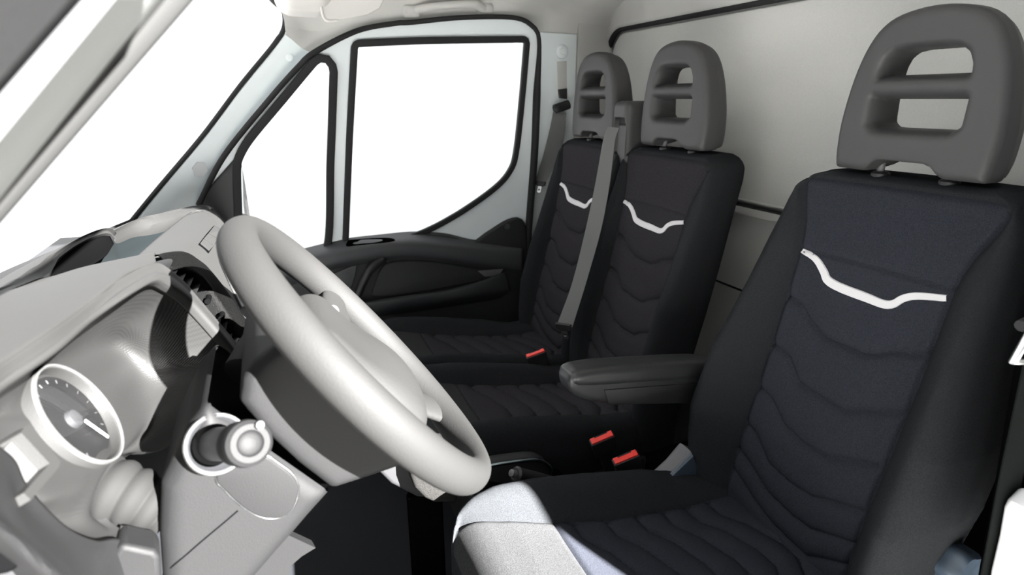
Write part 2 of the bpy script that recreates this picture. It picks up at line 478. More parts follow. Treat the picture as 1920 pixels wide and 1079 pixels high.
mk('embossed_cap', ring(PX(543, 108, 0.832), (-1, 0, 0), [(0.012, 0), (0.012, 0.004), (0.009, 0.005), (0.001, 0.004)], 20), 'pillar', apil)

# windscreen, its black lower border and the driver's A-pillar
w0 = [(-0.80, 1.30, 1.03), PX(0, 512, -0.05), PX(120, 462, 0.3), PX(250, 409, .80)]
w1 = [np.array(p)+np.array([0.02, 0.14, -0.09]) for p in w0]
mk('trim_4', shell(patch([w0, w1], 6, 24), (0, 0.0, -0.01)), 'rubber', kind='structure', label='black border at the foot of the windscreen')
gl = [[PX(0, 430, -.83)+np.array([0, .12, -.12]), (0, 1.38, .93), PX(250, 411, .80)],
      [(-0.84, 1.08, 1.22), (0, 1.12, 1.22), PX(385, 250, .80)],
      [(-0.84, 0.85, 1.47), (0, 0.93, 1.50), PX(526, 40, .80)]]
mk('window_1', shell(patch(gl, 12, 12), (0, 0.004, 0.004)), 'glass', kind='structure', label='windscreen')

PXD = -0.86
def pil_line(a, b, x): 
    p, q = PX(*a, x), PX(*b, x); d = q-p
    return [p-d*1.6, p, q, q+d*2.3]
lines = [pil_line((0, 421), (364, 0), -0.83), pil_line((0, 412), (352, 0), -0.838), pil_line((0, 392), (322, 0), -0.843), pil_line((0, 384), (310, 0), -0.841), pil_line((0, 372), (298, 0), -0.847),
         pil_line((0, 335), (275, 0), -0.865), pil_line((0, 290), (238, 0), -0.885), pil_line((0, 262), (215, 0), -0.905)]
prof = [np.array(l) for l in lines]
bk = [l+np.array([0.03, 0.005, 0.0]) for l in (prof[-1], prof[4])]
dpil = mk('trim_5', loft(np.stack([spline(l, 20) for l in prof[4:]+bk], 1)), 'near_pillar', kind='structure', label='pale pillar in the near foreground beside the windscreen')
bk = [l+np.array([0.025, 0.005, 0.0]) for l in (prof[4], prof[0])]
mk('seal_flange', loft(np.stack([spline(l, 20) for l in prof[:5]+bk], 1)), 'near_seal', dpil, label='grooved black seal along the near pillar')

# driver's door standing open: only the top corner of its frame shows
dd = thing('door_2', 'blurred grey frame of the open driver door in the upper left corner', 'door', (-1.0, 1.25, 0.2), kind='structure')
fl = [np.array(pil_line((0, 152), (132, 0), -0.985)), np.array(pil_line((-140, 118), (0, -40), -1.0))]
fb = [l+np.array([0.03, 0.006, 0.0]) for l in fl[::-1]]
mk('window_frame', loft(np.stack([spline(l, 20) for l in fl+fb], 1)), 'plastic_mid', dd)

# driver's side sill and B-pillar at the right edge
wl = mk('wall_left', box((-0.97, -0.42, FLOOR), (-0.93, -0.02, 1.62)), 'body', smooth=False, kind='structure')
sw = [PX(a, b, -.955)[1:] for a, b in ((1935, 925), (1912, 948), (1904, 965), (1894, 1020), (1878, 1085), (1872, 1120), (2010, 1120), (2010, 925))]
mk('sill_panel', plate([sw], lambda u, v, w: np.stack([-0.955-w, u, v], 1), 0.03, 0.008), 'paint_white', wl, label='white painted door pillar panel')
pt = [PX(a, b, -.925)[1:] for a, b in ((1990, -100), (1965, 300), (1950, 560), (1915, 700), (1898, 800), (1870, 960), (1845, 1090), (2200, 1090), (2200, -100))]
mk('pillar_trim', plate([pt], lambda u, v, w: np.stack([-0.925-w, u, v], 1), 0.02, 0.006), 'tray_black', wl)

mk('lower_trim', box((-.93, -.348, FLOOR), (-.60, -.26, .64)), 'tray_black', wl, smooth=False, bevel=.01)
mk('pillar_base', box((-.93, -.365, FLOOR), (-.845, -.15, .93)), 'tray_black', wl, smooth=False, bevel=.01)

# ground outside and an unseen wall added to shade the rear half of the cab
mk('ground', box((-6, -6, -0.62), (6, 6, -0.58)), 'asphalt', smooth=False, kind='structure')

mk('wall_added_shade', box((-1.95, -4.5, -0.6), (-1.70, -0.175, 3.6)), 'asphalt', smooth=False, kind='structure')

# ================================================================== PASSENGER DOOR
door = thing('door_1', 'closed passenger door with pale frame, two windows and dark lower trim', 'door', (0.88, 0.45, 0.15), kind='structure')
outl = [(366, 395), (420, 296), (505, 190), (560, 128), (592, 100), (669, 62), (740, 47), (771, 45), (865, 37), (962, 37), (996, 52), (1008, 78), (1002, 200), (996, 330), (984, 450)]
frame = spline(dyz(outl), 90).tolist()+[(0.05, 0.25), (1.30, 0.25)]
quart = spline(dyz([(610, 116), (619, 130), (619, 150), (614, 300), (607, 462), (560, 478), (480, 505), (455, 440), (450, 370), (449, 312), (455, 290), (475, 258), (530, 192), (585, 126), (597, 115)]), 90, True)
main = np.array(dyz([(665, 92), (667, 88), (670, 86.5)])+spline(dyz([(672, 86.4), (800, 81), (970, 78.5)]), 20).tolist()+dyz([(974, 78.6), (977, 80), (978, 84)])
                +spline(dyz([(977.5, 90), (970, 180), (960, 276), (949, 316), (918, 351), (847, 400), (776, 435), (720, 442), (654, 448.5)]), 90).tolist()+dyz([(650, 449), (648.5, 447), (648.5, 444)])+spline(dyz([(649, 438), (656, 260), (664.6, 98)]), 20).tolist())
mk('door_frame', plate([frame, quart.tolist(), main.tolist()], door3d(0.0), 0.05), 'body', door, bevel=0.008, angle=30)
def band(loop, w, off, thick, name):
    loop = np.asarray(loop); c = loop.mean(0)
    t = np.roll(loop, -1, 0)-np.roll(loop, 1, 0); t /= np.linalg.norm(t, axis=1)[:, None]
    n = np.stack([t[:, 1], -t[:, 0]], 1)
    if ((loop-c)*n).sum() < 0: n = -n
    o = loop+n*w*0.75; i = loop-n*w*0.25
    return mk(name, plate([o.tolist(), i.tolist()], door3d(off), thick, 0.004), 'rubber', door)
band(quart, 0.026, 0.032, 0.018, 'window_seal')
band(main, 0.022, 0.032, 0.018, 'window_seal')
for lp, lb in ((quart, 'small fixed corner pane'), (main, 'large drop window pane')):
    mk('window_pane', plate([lp.tolist()], door3d(0.0), 0.004), 'glass', door, label=lb)
# aperture seal round the door opening
ap = np.array([DP(a, b, 0.035) for a, b in [(372, 385), (420, 293), (505, 187), (560, 125), (590, 98), (669, 58), (740, 44), (771, 42), (865, 33), (962, 33), (998, 49), (1011, 78), (1007, 170), (1002, 290), (992, 420), (985, 560)]])
mk('door_seal', tube(spline(ap, 120), [0.009]*5+[0.008]*5+[0.015]*6, 10), 'rubber', door, label='black rubber seal round the door opening')
# mirror triangle
tri = dyz([(366, 396), (378, 368), (440, 296), (447, 300), (449, 330), (452, 430), (470, 470), (420, 470)])
mk('mirror_cover', plate([tri], door3d(0.028), 0.02, 0.006), 'plastic', door, label='black triangular cover ahead of the corner pane')

# dark trim panel
ptop = [(440, 500), (545, 476), (610, 458), (648, 452), (700, 445), (775, 437), (835, 438), (878, 450), (905, 434), (940, 412), (962, 405), (973, 410), (978, 425), (981, 470)]
pan = spline(dyz(ptop), 60).tolist()+[(0.055, 0.30), (1.25, 0.30)]
mk('trim_panel', plate([pan], door3d(0.035), 0.03, 0.008), 'door_black', door, label='black lower trim panel')
rows = [[(470, 498, .02), (545, 474, .02), (610, 457, .02), (650, 448, .02), (710, 441, .02), (775, 435, .02), (830, 437, .022), (880, 449, .024), (930, 456, .03), (978, 462, .03)],
        [(500, 503, .075), (560, 489, .075), (615, 474, .08), (653, 464, .08), (710, 456, .08), (770, 452, .08), (820, 455, .078), (880, 460, .07), (930, 464, .06), (980, 468, .05)],
        [(510, 514, .085), (565, 500, .085), (618, 486, .09), (660, 476, .09), (715, 465, .09), (770, 462, .09), (820, 465, .086), (880, 471, .08), (930, 476, .07), (980, 481, .06)],
        [(520, 526, .08), (575, 512, .08), (622, 498, .085), (665, 489, .085), (718, 480, .085), (770, 478, .085), (820, 482, .082), (880, 490, .076), (930, 497, .066), (980, 503, .056)],
        [(530, 545, .04), (585, 523, .04), (628, 506, .04), (672, 497, .04), (722, 489, .04), (770, 488, .04), (820, 492, .04), (880, 501, .04), (930, 508, .04), (980, 513, .04)]]
from mathutils.bvhtree import BVHTree
def hitter(geo):
    t = BVHTree.FromPolygons([Vector(v) for v in geo[0]], [tuple(int(i) for i in q) for q in geo[1]])
    def f(px, py, lift=.0025):
        h = t.ray_cast(Vector(CAM), Vector(ray(px, py)).normalized())
        if h[0] is None: return None
        n = np.array(h[1]); n = n if n@(CAM-np.array(h[0])) > 0 else -n
        return np.array(h[0])+n*lift
    return f
LEDGE = patch([[DP(*p) for p in r] for r in rows], 40, 80)
on_ledge = hitter(LEDGE)
mk('armrest_ledge', LEDGE, 'door_grey', door, solid=0.004, label='dark ledge along the foot of the windows')
sp = [on_ledge(a, b, .0032) for a, b in [(650, 463), (651, 456), (657, 452), (690, 448.5), (722, 447.5), (737, 449), (741, 452), (730, 455), (700, 458), (670, 461)]]
sp = [p for p in sp if p is not None]
if len(sp) > 5:
    sp = spline(np.array(sp), 40, True)
    mk('grip_recess', loft([sp-np.array([.0, 0, .003]), sp]), 'tray_black', door, label='dark grip recess in the ledge')
lk = DP(607, 466, .04)
mk('lock_knob', loft([[lk+np.array([0, dy, dz]) for dy, dz in ((-.012, -.006), (.012, -.009), (.012, .004), (-.012, .006))], [lk+np.array([-.02, dy, dz]) for dy, dz in ((-.012, -.010), (.012, -.013), (.012, 0), (-.012, .002))]]), 'door_grey', door, bevel=.003)
# pocket lip, recessed field, pull pillar and inner handle
rows = [[(655, 571, .04), (668, 570, .075), (748, 557, .08), (837, 545, .078), (911, 524, .07), (944, 508, .05)],
        [(655, 575, .045), (670, 574, .09), (750, 562, .095), (840, 549, .09), (913, 529, .08), (948, 513, .055)],
        [(660, 592, .045), (680, 586, .088), (765, 575, .09), (860, 560, .088), (925, 547, .078), (955, 538, .055)],
        [(660, 602, .035), (690, 596, .05), (775, 585, .05), (865, 571, .05), (930, 560, .05), (958, 550, .04)]]
mk('pocket_lip', patch([[DP(*p) for p in r] for r in rows], 24, 60), 'door_mid', door, solid=0.004, label='lip of the door pocket')
fld = spline(dyz([(697, 553), (703, 530), (716, 500), (740, 490), (790, 489), (850, 496), (900, 507), (915, 512), (906, 524), (840, 538), (750, 553), (715, 556)], .05), 60, True)
mk('pocket_panel', plate([fld.tolist()], door3d(0.053), 0.012, 0.005), 'door_black', door, label='smooth panel inside the armrest recess')
pl_ = [DP(*p) for p in ((655, 590, .07), (668, 560, .085), (681, 530, .085), (694, 506, .08), (716, 486, .06))]
mk('pull_handle', tube(spline(pl_, 30), [.016, .015, .014, .016, .022], 12), 'plastic', door, label='slanting pull handle')
hp = spline(dyz([(626, 512), (664, 497), (668, 503), (660, 535), (646, 565), (630, 545), (622, 525)], .05), 50, True)
mk('handle_bezel', plate([hp.tolist()], door3d(0.055), 0.012, 0.004), 'door_grey', door)
hd = dyz([(628, 536), (648, 533), (651, 538), (644, 552), (632, 548)], .06)
mk('release_handle', plate([hd], door3d(0.068), 0.010, 0.003), 'gloss', door)
gl_ = dyz([(895, 508), (943, 504), (938, 513), (925, 518), (908, 519)], .06)
mk('reflector_insert', plate([gl_], door3d(0.062), 0.006, 0.002), 'dark_trim', door, label='grey insert at the rear end of the armrest')
mk('trim_screw', ring(DP(951, 425, .05), (-1, 0, 0), [(0.011, 0), (0.011, .004), (.007, .005), (.001, .003)], 18), 'door_grey', door)

# exterior mirror beyond the corner pane
mir = thing('door_mirror', 'exterior mirror with dark edge and bright face seen through the corner pane', 'mirror', (1.05, 1.15, 0.8))
mo = [(436, 285), (449, 298), (456, 325), (463, 370), (468, 405), (471, 432), (452, 436), (430, 436), (420, 360)]
ml = spline([PX(a, b, 1.08) for a, b in mo], 50, True)
mk('mirror_housing', loft([ml+np.array([.012, .015, 0]), ml, ml*0.97+ml.mean(0)*0.03+np.array([-.004, -.002, 0])]), 'plastic_mid', mir)
mi = ml*0.9+ml.mean(0)*0.1+np.array([-.006, -.003, 0])
mk('mirror_face', loft([mi, mi+np.array([-.002, -.001, 0])]), 'mirror', mir)
mk('mirror_arm', tube([PX(462, 406, 1.075), PX(440, 412, 1.03), DP(405, 430, -.03)], .010, 10), 'plastic_mid', mir)

# ================================================================== SEATS
def yc(z): return np.interp(z, [.20, .30, .36, .41, .52, .64, .763, .92, 1.05, 1.1], [.105, .112, .112, .105, .082, .052, .025, -.005, -.037, -.05])
def smooth_poly(px, n=40): return spline(px, n)
def surf(pts):
    """pixels on the driver seat back -> (x from the seat middle, z)"""
    out = []
    for a, b in pts:
        p = PL(a, b, (0, 0, .90), (0, 1, .2125))
        for _ in range(4):
            p = PL(a, b, (0, yc(p[2]), p[2]), (0, 1, .2125))
        out.append((p[0]+.573, p[2]))
    return out
Z4 = lambda pts: [(1260+a/1.385, 300+b/1.385) for a, b in pts]
STRIPE = surf(Z4([(333, 231), (372, 256), (392, 288), (404, 314), (440, 335), (500, 358), (545, 375), (572, 375), (600, 360), (640, 354), (730, 360)]))
QUILT = [surf(Z4(q)) for q in (
    [(300, 355), (330, 380), (350, 420), (385, 460), (480, 505), (520, 508), (560, 500), (665, 512)],
    [(255, 475), (295, 510), (320, 580), (370, 615), (435, 655), (480, 652), (600, 662)],
    [(210, 575), (250, 620), (280, 690), (330, 740), (400, 780), (440, 780), (530, 797)],
    [(180, 670), (210, 710), (240, 790), (290, 840), (350, 880), (380, 885), (490, 915)],
    [(165, 740), (200, 800), (240, 870), (300, 930), (350, 965), (370, 970), (470, 1000)],
    [(155, 800), (200, 880), (250, 950), (300, 1000), (340, 1035), (380, 1040), (450, 1055)])]
def dist_poly(x, z, P):
    d = np.full(x.shape, 1e9)
    for a, b in zip(P[:-1], P[1:]):
        a = np.array(a); e = np.array(b)-a
        t = np.clip(((x-a[0])*e[0]+(z-a[1])*e[1])/(e@e), 0, 1)
        d = np.minimum(d, np.hypot(x-a[0]-t*e[0], z-a[1]-t*e[1]))
    return d
def seam_x(z): return np.interp(z, [.3, .905, .93, .96, 1.00, 1.03, 1.05], [.148, .150, .153, .160, .176, .186, .186])
def groove(d, depth, sig): return -depth*np.exp(-(d/sig)**2)

def back_profile(z, k, hw):
    """cross-section of a seat back at height z: half loop, outer edge last"""
    w = np.interp(z, [.20, .30, .36, .45, .55, .67, .82, .93, 1.0, 1.03, 1.045, 1.055, 1.062], [.20, .225, .240, .256, .264, .260, .236, .224, .213, .203, .192, .178, .160])*hw
    if hw < 1: w = np.interp(z, [.2, .36, .5, .9, 1.0, 1.03, 1.045, 1.055, 1.062], [.19, .203, .208, .207, .203, .195, .184, .172, .156])
    bo = np.interp(z, [.20, .30, .42, .53, .67, .75, .82, .93, 1.0, 1.07], [.02, .03, .06, .083, .076, .060, .045, .022, .010, .004])*k
    return w, bo
def seam_samples(x, s, xs, nf):
    """places along the front of a section so that one column of points runs exactly down each seam"""
    if x[0] > x[-1]: x = -x
    m = len(x)//2
    k1 = m-np.argmax(x[m::-1] <= -xs); k2 = m+np.argmax(x[m:] >= xs)
    s1 = np.interp(-xs, x[k1:k1+2], s[k1:k1+2]); s2 = np.interp(xs, x[k2-1:k2+1], s[k2-1:k2+1])
    na = nf//4; nb = nf-2*na+2
    return np.r_[np.linspace(0, s1, na), np.linspace(s1, s2, nb)[1:], np.linspace(s2, s[-1], na)[1:]]
def in_panel(faces, c, nf):
    """which faces lie between the two seam columns"""
    na = nf//4; nb = nf-2*na+2
    col = faces % c
    return (col.min(1) >= na-1) & (col.max(1) <= na-1+nb-1)
def make_back(k=1.0, hw=1.0, nf=250, nz=210, thick=.125):
    zt = 1.064; rr = .035
    zs = np.concatenate([np.linspace(.24, zt-rr, nz), zt-rr+rr*np.sin(np.linspace(0, PI/2, 16)[1:])])
    ins = np.concatenate([np.zeros(nz), rr*(1-np.cos(np.linspace(0, PI/2, 16)[1:]))])
    X = []; Y = []; Z = []; Fm = []
    for z, i in zip(zs, ins):
        w, bo = back_profile(z, k, hw)
        y0 = yc(z)-i*0.9; xs = float(seam_x(z)); xs = min(xs, w-.02)
        T = thick-i*1.5
        half = np.array([(0, y0-.004), (xs*.6, y0-.001), (xs*.93, y0+.004), (xs+.004, y0+.009), (xs+(w-xs)*.30, y0+.012+bo*.55), (xs+(w-xs)*.62, y0+.010+bo), (xs+(w-xs)*.90, y0+.0+bo*.80), (w, y0-.022+bo*.25), (w*.995, y0-.05), (w*.97, y0-T*.80), (w*.86, y0-T), (0, y0-T-.012)])
        full = np.concatenate([half, half[-2:0:-1]*[-1, 1]])
        D = spline(full, 700, True)
        j = np.argmin(np.hypot(D[:, 0]-half[8, 0], D[:, 1]-half[8, 1]))       # end of the front half
        j2 = np.argmin(np.hypot(D[:, 0]+half[8, 0], D[:, 1]-half[8, 1]))
        fr = np.concatenate([D[j2:], D[:j+1]])
        bk = D[j:j2+1]
        fr = fr[np.round(np.linspace(0, len(fr)-1, 901)).astype(int)]
        s = np.r_[0, np.cumsum(np.hypot(*np.diff(fr, axis=0).T))]
        t = seam_samples(fr[:, 0], s, xs, nf); fx = np.interp(t, s, fr[:, 0]); fy = np.interp(t, s, fr[:, 1])
        t = np.linspace(0, len(bk)-1, 42)[1:-1]; bx = np.interp(t, range(len(bk)), bk[:, 0]); by = np.interp(t, range(len(bk)), bk[:, 1])
        X.append(np.r_[fx, bx]); Y.append(np.r_[fy, by]); Z.append(np.full(nf+40, z))
        Fm.append(np.r_[np.ones(nf), np.zeros(40)])
    X, Y, Z, Fm = map(np.array, (X, Y, Z, Fm))
    sx = np.minimum(seam_x(Z), 9)
    g = np.zeros(X.shape)
    g += groove(np.abs(X)-sx, .008, .005)*(Z < 1.047)
    inside = np.abs(X) < sx
    g += np.where(inside, groove(Z-(.9065-.0*X), .005, .004), 0)
    g += np.where(np.abs(X) < .188, groove(Z-1.047, .004, .004), 0)
    for q in QUILT:
        if hw < 1: q = [(a, b) for a, b in q]
        d = dist_poly(X, Z, q)
        g += np.where(inside & (Z < .9), groove(d, .0058, .0045)+groove(d, .005, .016), 0)
    g *= Fm
    Y = Y+g
    V = np.stack([X, Y, Z], -1); r, c = X.shape
    faces = np.array(grid_faces(r, c, True))
    fx = X.ravel()[faces].mean(1); fz = Z.ravel()[faces].mean(1); ff = Fm.ravel()[faces].mean(1)
    pan = in_panel(faces, c, nf) & (fz < 1.047)
    bol = faces[~pan].tolist()+[tuple(range(c))[::-1], tuple(range((r-1)*c, r*c))]
    # stripe: a ribbon laid on the panel
    sp = spline(np.array(STRIPE), 90)
    sp = sp[(np.abs(sp[:, 0]) < .1455)]
    tg = np.gradient(sp, axis=0); tg /= np.linalg.norm(tg, axis=1)[:, None]; nn = np.stack([-tg[:, 1], tg[:, 0]], 1)
    wd = np.interp(np.linspace(0, 1, len(sp)), [0, .12, .3, .5, .75, 1], [.0045, .007, .0095, .0095, .0075, .0058])
    rows = []
    for kx in (-1, -.8, 0, .8, 1):
        p = sp+nn*wd[:, None]*kx
        i0 = np.clip(np.searchsorted(zs, p[:, 1]), 0, nz-1)
        y = np.array([np.interp(px_, X[i][:nf], Y[i][:nf]) if X[i][0] < X[i][nf-1] else np.interp(px_, X[i][:nf][::-1], Y[i][:nf][::-1]) for px_, i in zip(p[:, 0], i0)])
        rows.append(np.stack([p[:, 0], y+(.0028 if abs(kx) < 1 else -.001), p[:, 1]], 1))
    st = (np.array(rows).reshape(-1, 3), grid_faces(5, len(sp)))
    return compact(V.reshape(-1, 3), bol), compact(V.reshape(-1, 3), faces[pan].tolist()), st
def compact(v, f):
    used = sorted({i for q in f for i in q}); m = {i: k for k, i in enumerate(used)}
    return v[used], [tuple(m[i] for i in q) for q in f]

CUSH_Q = [[(-.17, y), (-.09, y+.004), (-.055, y-.020), (-.01, y-.022), (.06, y+.004), (.10, y+.038), (.15, y+.045)] for y in (.13, .19, .255, .325, .40, .475)]
FRONT_SEAM = .560
def make_cushion(w0=.255, bo_k=1.0, yf=.755, nf=150, ny=150, deep=.16):
    ys = np.concatenate([np.linspace(.03, yf-.055, ny), yf-.055+.055*np.sin(np.linspace(0, PI/2, 16)[1:])])
    ins = np.concatenate([np.zeros(ny), .055*(1-np.cos(np.linspace(0, PI/2, 16)[1:]))])
    X = []; Z = []; Yr = []; Fm = []
    for y, i in zip(ys, ins):
        zc = np.interp(y, [.03, .11, .24, .425, .56, .64, .69, .76], [.325, .333, .338, .370, .398, .410, .412, .405])-i
        bo = np.interp(y, [.03, .1, .2, .3, .45, .57, .66, .72, .76], [.0, .012, .032, .048, .054, .050, .040, .022, .012])*bo_k
        w = np.interp(y, [.03, .15, .3, .5, .66, .70, .73, .745, .76], [w0-.03, w0-.008, w0, w0, w0-.003, w0-.010, w0-.022, w0-.034, w0-.05])
        xs = np.interp(y, [.03, .45, .56, .66, .76], [.140, .140, .148, .18, .22])*min(1, w0/.24); xs = min(xs, w-.02)
        lo = zc-deep+i*1.3
        half = np.array([(0, zc-.002), (xs*.6, zc), (xs*.93, zc+.004), (xs+.004, zc+.008), (xs+(w-xs)*.35, zc+.010+bo*.75), (xs+(w-xs)*.66, zc+.008+bo), (xs+(w-xs)*.92, zc-.004+bo*.72), (w, zc-.03+bo*.3), (w+.002, zc-.06), (w-.006, lo+.03), (w-.03, lo), (0, lo)])
        full = np.concatenate([half, half[-2:0:-1]*[-1, 1]])
        D = spline(full, 500, True)
        j = np.argmin(np.hypot(*(D-half[8]).T)); j2 = np.argmin(np.hypot(*(D-half[8]*[-1, 1]).T))
        fr = np.concatenate([D[j2:], D[:j+1]]); bk = D[j:j2+1]
        s = np.r_[0, np.cumsum(np.hypot(*np.diff(fr, axis=0).T))]
        t = seam_samples(fr[:, 0], s, xs, nf); fx = np.interp(t, s, fr[:, 0]); fz = np.interp(t, s, fr[:, 1])
        t = np.linspace(0, len(bk)-1, 32)[1:-1]; bx = np.interp(t, range(len(bk)), bk[:, 0]); bz = np.interp(t, range(len(bk)), bk[:, 1])
        X.append(np.r_[fx, bx]); Z.append(np.r_[fz, bz]); Yr.append(np.full(nf+30, y)); Fm.append(np.r_[np.ones(nf), np.zeros(30)])
    X, Z, Yr, Fm = map(np.array, (X, Z, Yr, Fm))
    sx = np.interp(Yr, [.03, .45, .56, .66, .76], [.140, .140, .148, .18, .22])*min(1, w0/.24)
    g = groove(np.abs(X)-sx, .005, .004)
    ins_ = np.abs(X) < sx
    for q in CUSH_Q:
        d = dist_poly(X, Yr, q); g += np.where(ins_, groove(d, .0058, .0045)+groove(d, .005, .016), 0)
    g += np.where(ins_, groove(Yr-FRONT_SEAM, .006, .004), 0)
    Z = Z+g*Fm*(Yr < yf-.01)
    V = np.stack([X, Yr, Z], -1); r, c = X.shape
    faces = np.array(grid_faces(r, c, True))
    fx = X.ravel()[faces].mean(1); fy = Yr.ravel()[faces].mean(1); ff = Fm.ravel()[faces].mean(1); fs = sx.ravel()[faces].mean(1)
    mid_ = in_panel(faces, c, nf)
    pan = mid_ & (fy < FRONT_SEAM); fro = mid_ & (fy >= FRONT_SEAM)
    bol = faces[~mid_].tolist()+[tuple(range(c))[::-1], tuple(range((r-1)*c, r*c))]
    P = V.reshape(-1, 3)
    return compact(P, bol), compact(P, faces[pan].tolist()), compact(P, faces[fro].tolist())

# headrest: outline and the two openings, in x and z
HB = [(0.133, 1.072), (0.139, 1.10), (0.141, 1.15), (0.136, 1.20), (0.126, 1.25), (0.110, 1.293), (0.088, 1.323), (0.055, 1.340), (0, 1.347)]
HO = spline(np.array(HB+[(-a, b) for a, b in HB[-2::-1]]), 60).tolist()
NOTCH = [(0.082, 1.05), (0.070, 1.070), (0.052, 1.090), (0.038, 1.095), (-0.038, 1.095), (-0.052, 1.090), (-0.070, 1.070), (-0.082, 1.05)]
H1 = [(.070, 1.241), (.069, 1.252), (.062, 1.268), (.050, 1.277), (.03, 1.280), (-.03, 1.280), (-.050, 1.277), (-.062, 1.268), (-.069, 1.252), (-.070, 1.241)]
H2 = [(.073, 1.160), (.074, 1.200), (-.074, 1.200), (-.073, 1.160), (-.064, 1.153), (-.05, 1.152), (.05, 1.152), (.064, 1.153)]
def headrest_fn(p):
    x, y, z = p[..., 0], p[..., 1], p[..., 2]
    y = y+0.008*(x/.13)**2                                   # face slightly wrapped
    lean = (z-1.07)*0.02
    t = 0.046-0.010*np.clip((z-1.07)/.27, 0, 1)
    yy = y+0.072-lean
    k = 1+0.10*np.clip(-yy/.05, 0, 1)                        # tapers towards the back
    body = extr(poly2(x*k, 1.2+(z-1.2)*k, HO), yy, t, 0.015)
    h1 = poly2(x, z, H1)-0.002; h2 = poly2(x, z, H2)-0.002
    flare = np.clip(yy/0.045, 0, 1)**3*0.014
    body = smax(body, -(h1-flare), 0.007)
    body = smax(body, -(h2-flare), 0.007)
    nt = poly2(x, z, NOTCH+[(-.09, 1.0), (.09, 1.0)])
    body = smax(body, -nt, 0.006)
    bar = extr(np.maximum(np.abs(x)-.088, np.abs(z-1.2205)-.019), yy+.008, .024, .016)
    return smin(body, bar, 0.006)
print('headrest')
HEAD = sdf(headrest_fn, (-.155, -.140, 1.05), (.155, -.005, 1.36), 0.0036)
def posts(): return [tube([(s*.062, -.075, 1.02), (s*.062, -.072, 1.115)], .0065, 12) for s in (-1, 1)]
def sleeves(): return [ring((s*.062, -.075, 1.050), (0, 0, 1), [(.016, 0), (.016, .016), (.012, .020), (.001, .020)], 20) for s in (-1, 1)]
def shift(g, d): return np.asarray(g[0])+np.array(d), g[1]

def seat_parts(root, xc, geo, head, navy, lb=''):
    (bol, pan, st), (cb, cp, cf) = geo
    b = mk('backrest', shift(bol, (xc, 0, 0)), 'fabric', root)
    mk('centre_panel', shift(pan, (xc, 0, 0)), navy, b)
    mk('stripe', shift(st, (xc, 0, 0)), 'stripe', b, label='light grey wing-shaped stripe')
    c = mk('seat_cushion', shift(cb, (xc, 0, 0)), 'fabric', root)
    mk('centre_panel', shift(cp, (xc, 0, 0)), navy, c)
    mk('front_panel', shift(cf, (xc, 0, 0)), 'fabric_sunlit', c)  # front section in the lighter cloth, sunlight put into its colour
    h = mk('headrest', shift(head, (xc, 0, 0)), 'headrest', root, angle=80)
    for p, s in zip(posts(), sleeves()):
        mk('post', shift(p, (xc, 0, 0)), 'dark_trim', h)
        mk('sleeve', shift(s, (xc, 0, 0)), 'plastic', h)

DX = -.573
driver = thing('driver_seat', 'nearest seat, black and navy, its cushion front corner lit by the sun', 'seat', (DX, .35, FLOOR))
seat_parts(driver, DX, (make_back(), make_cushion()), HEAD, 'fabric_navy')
mk('seat_base', join(box((DX-.20, .08, FLOOR), (DX+.20, .66, .20)), box((DX-.225, .06, .20), (DX+.225, .68, .235))), 'plastic', driver, smooth=False, bevel=.01)
mk('back_frame', box((DX-.19, -.10, .22), (DX+.19, .0, .40)), 'plastic', driver, smooth=False, bevel=.015)

bench = thing('passenger_bench', 'two-place black passenger bench beside the passenger door', 'seat', (.293, .35, FLOOR))
bk = make_back(.62, .8, 190, 170, .115); cu = make_cushion(.205, .8, .715, 120, 120, .15)
for xc in (.083, .503):
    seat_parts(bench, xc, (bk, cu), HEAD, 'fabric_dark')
mk('bench_base', join(box((-.118, .10, FLOOR), (.70, .62, .235))), 'plastic', bench, smooth=False, bevel=.012)
mk('back_frame', box((-.09, -.11, .22), (.68, -.01, .42)), 'plastic', bench, smooth=False, bevel=.015)

# ================================================================== STEERING WHEEL AND COLUMN
WC = np.array([-.565, .913, .894])
E1 = np.array([1.0, 0, 0]); E2 = np.array([0, .616, .788]); E3 = np.array([0, -.788, .616])
def WL(x, b, n): return WC+x*E1+b*E2+n*E3
def to_wheel(g): return (WC+np.asarray(g[0])@np.stack([E1, E2, E3]), g[1])
wheel = thing('steering_wheel', 'large grey four-spoke steering wheel in the foreground', 'steering wheel', tuple(WC))
RW = .204
secs = []
for a in np.linspace(0, 2*PI, 120, endpoint=False):
    d = np.array([math.cos(a), math.sin(a), 0])
    grip = 1+0.05*math.cos(2*(a-.2))
    t = np.linspace(0, 2*PI, 28, endpoint=False)
    secs.append(d*RW+np.cos(t)[:, None]*d*.0195*grip+np.sin(t)[:, None]*np.array([0, 0, 1])*.0225)
secs = np.array(secs); k, n, _ = secs.shape
f = grid_faces(k, n, True)+[((k-1)*n+j, (k-1)*n+(j+1) % n, (j+1) % n, j) for j in range(n)]
mk('rim', to_wheel((secs.reshape(-1, 3), f)), 'wheel', wheel)
def pad_fn(p):
    x, b, n = p[..., 0], p[..., 1], p[..., 2]
    base = rbox(p, (0, -.005, -.028), (.088, .098, .034), .028)
    lobe = np.linalg.norm((p-np.array([0, -.045, -.012]))/np.array([.088, .066, .036]), axis=-1)*.036-.036
    d = smin(base, lobe, .018)
    g = np.abs(lobe)-.0
    return d
mk('airbag_cover', to_wheel(sdf(pad_fn, (-.105, -.13, -.075), (.105, .11, .04), .004)), 'wheel', wheel, angle=80)
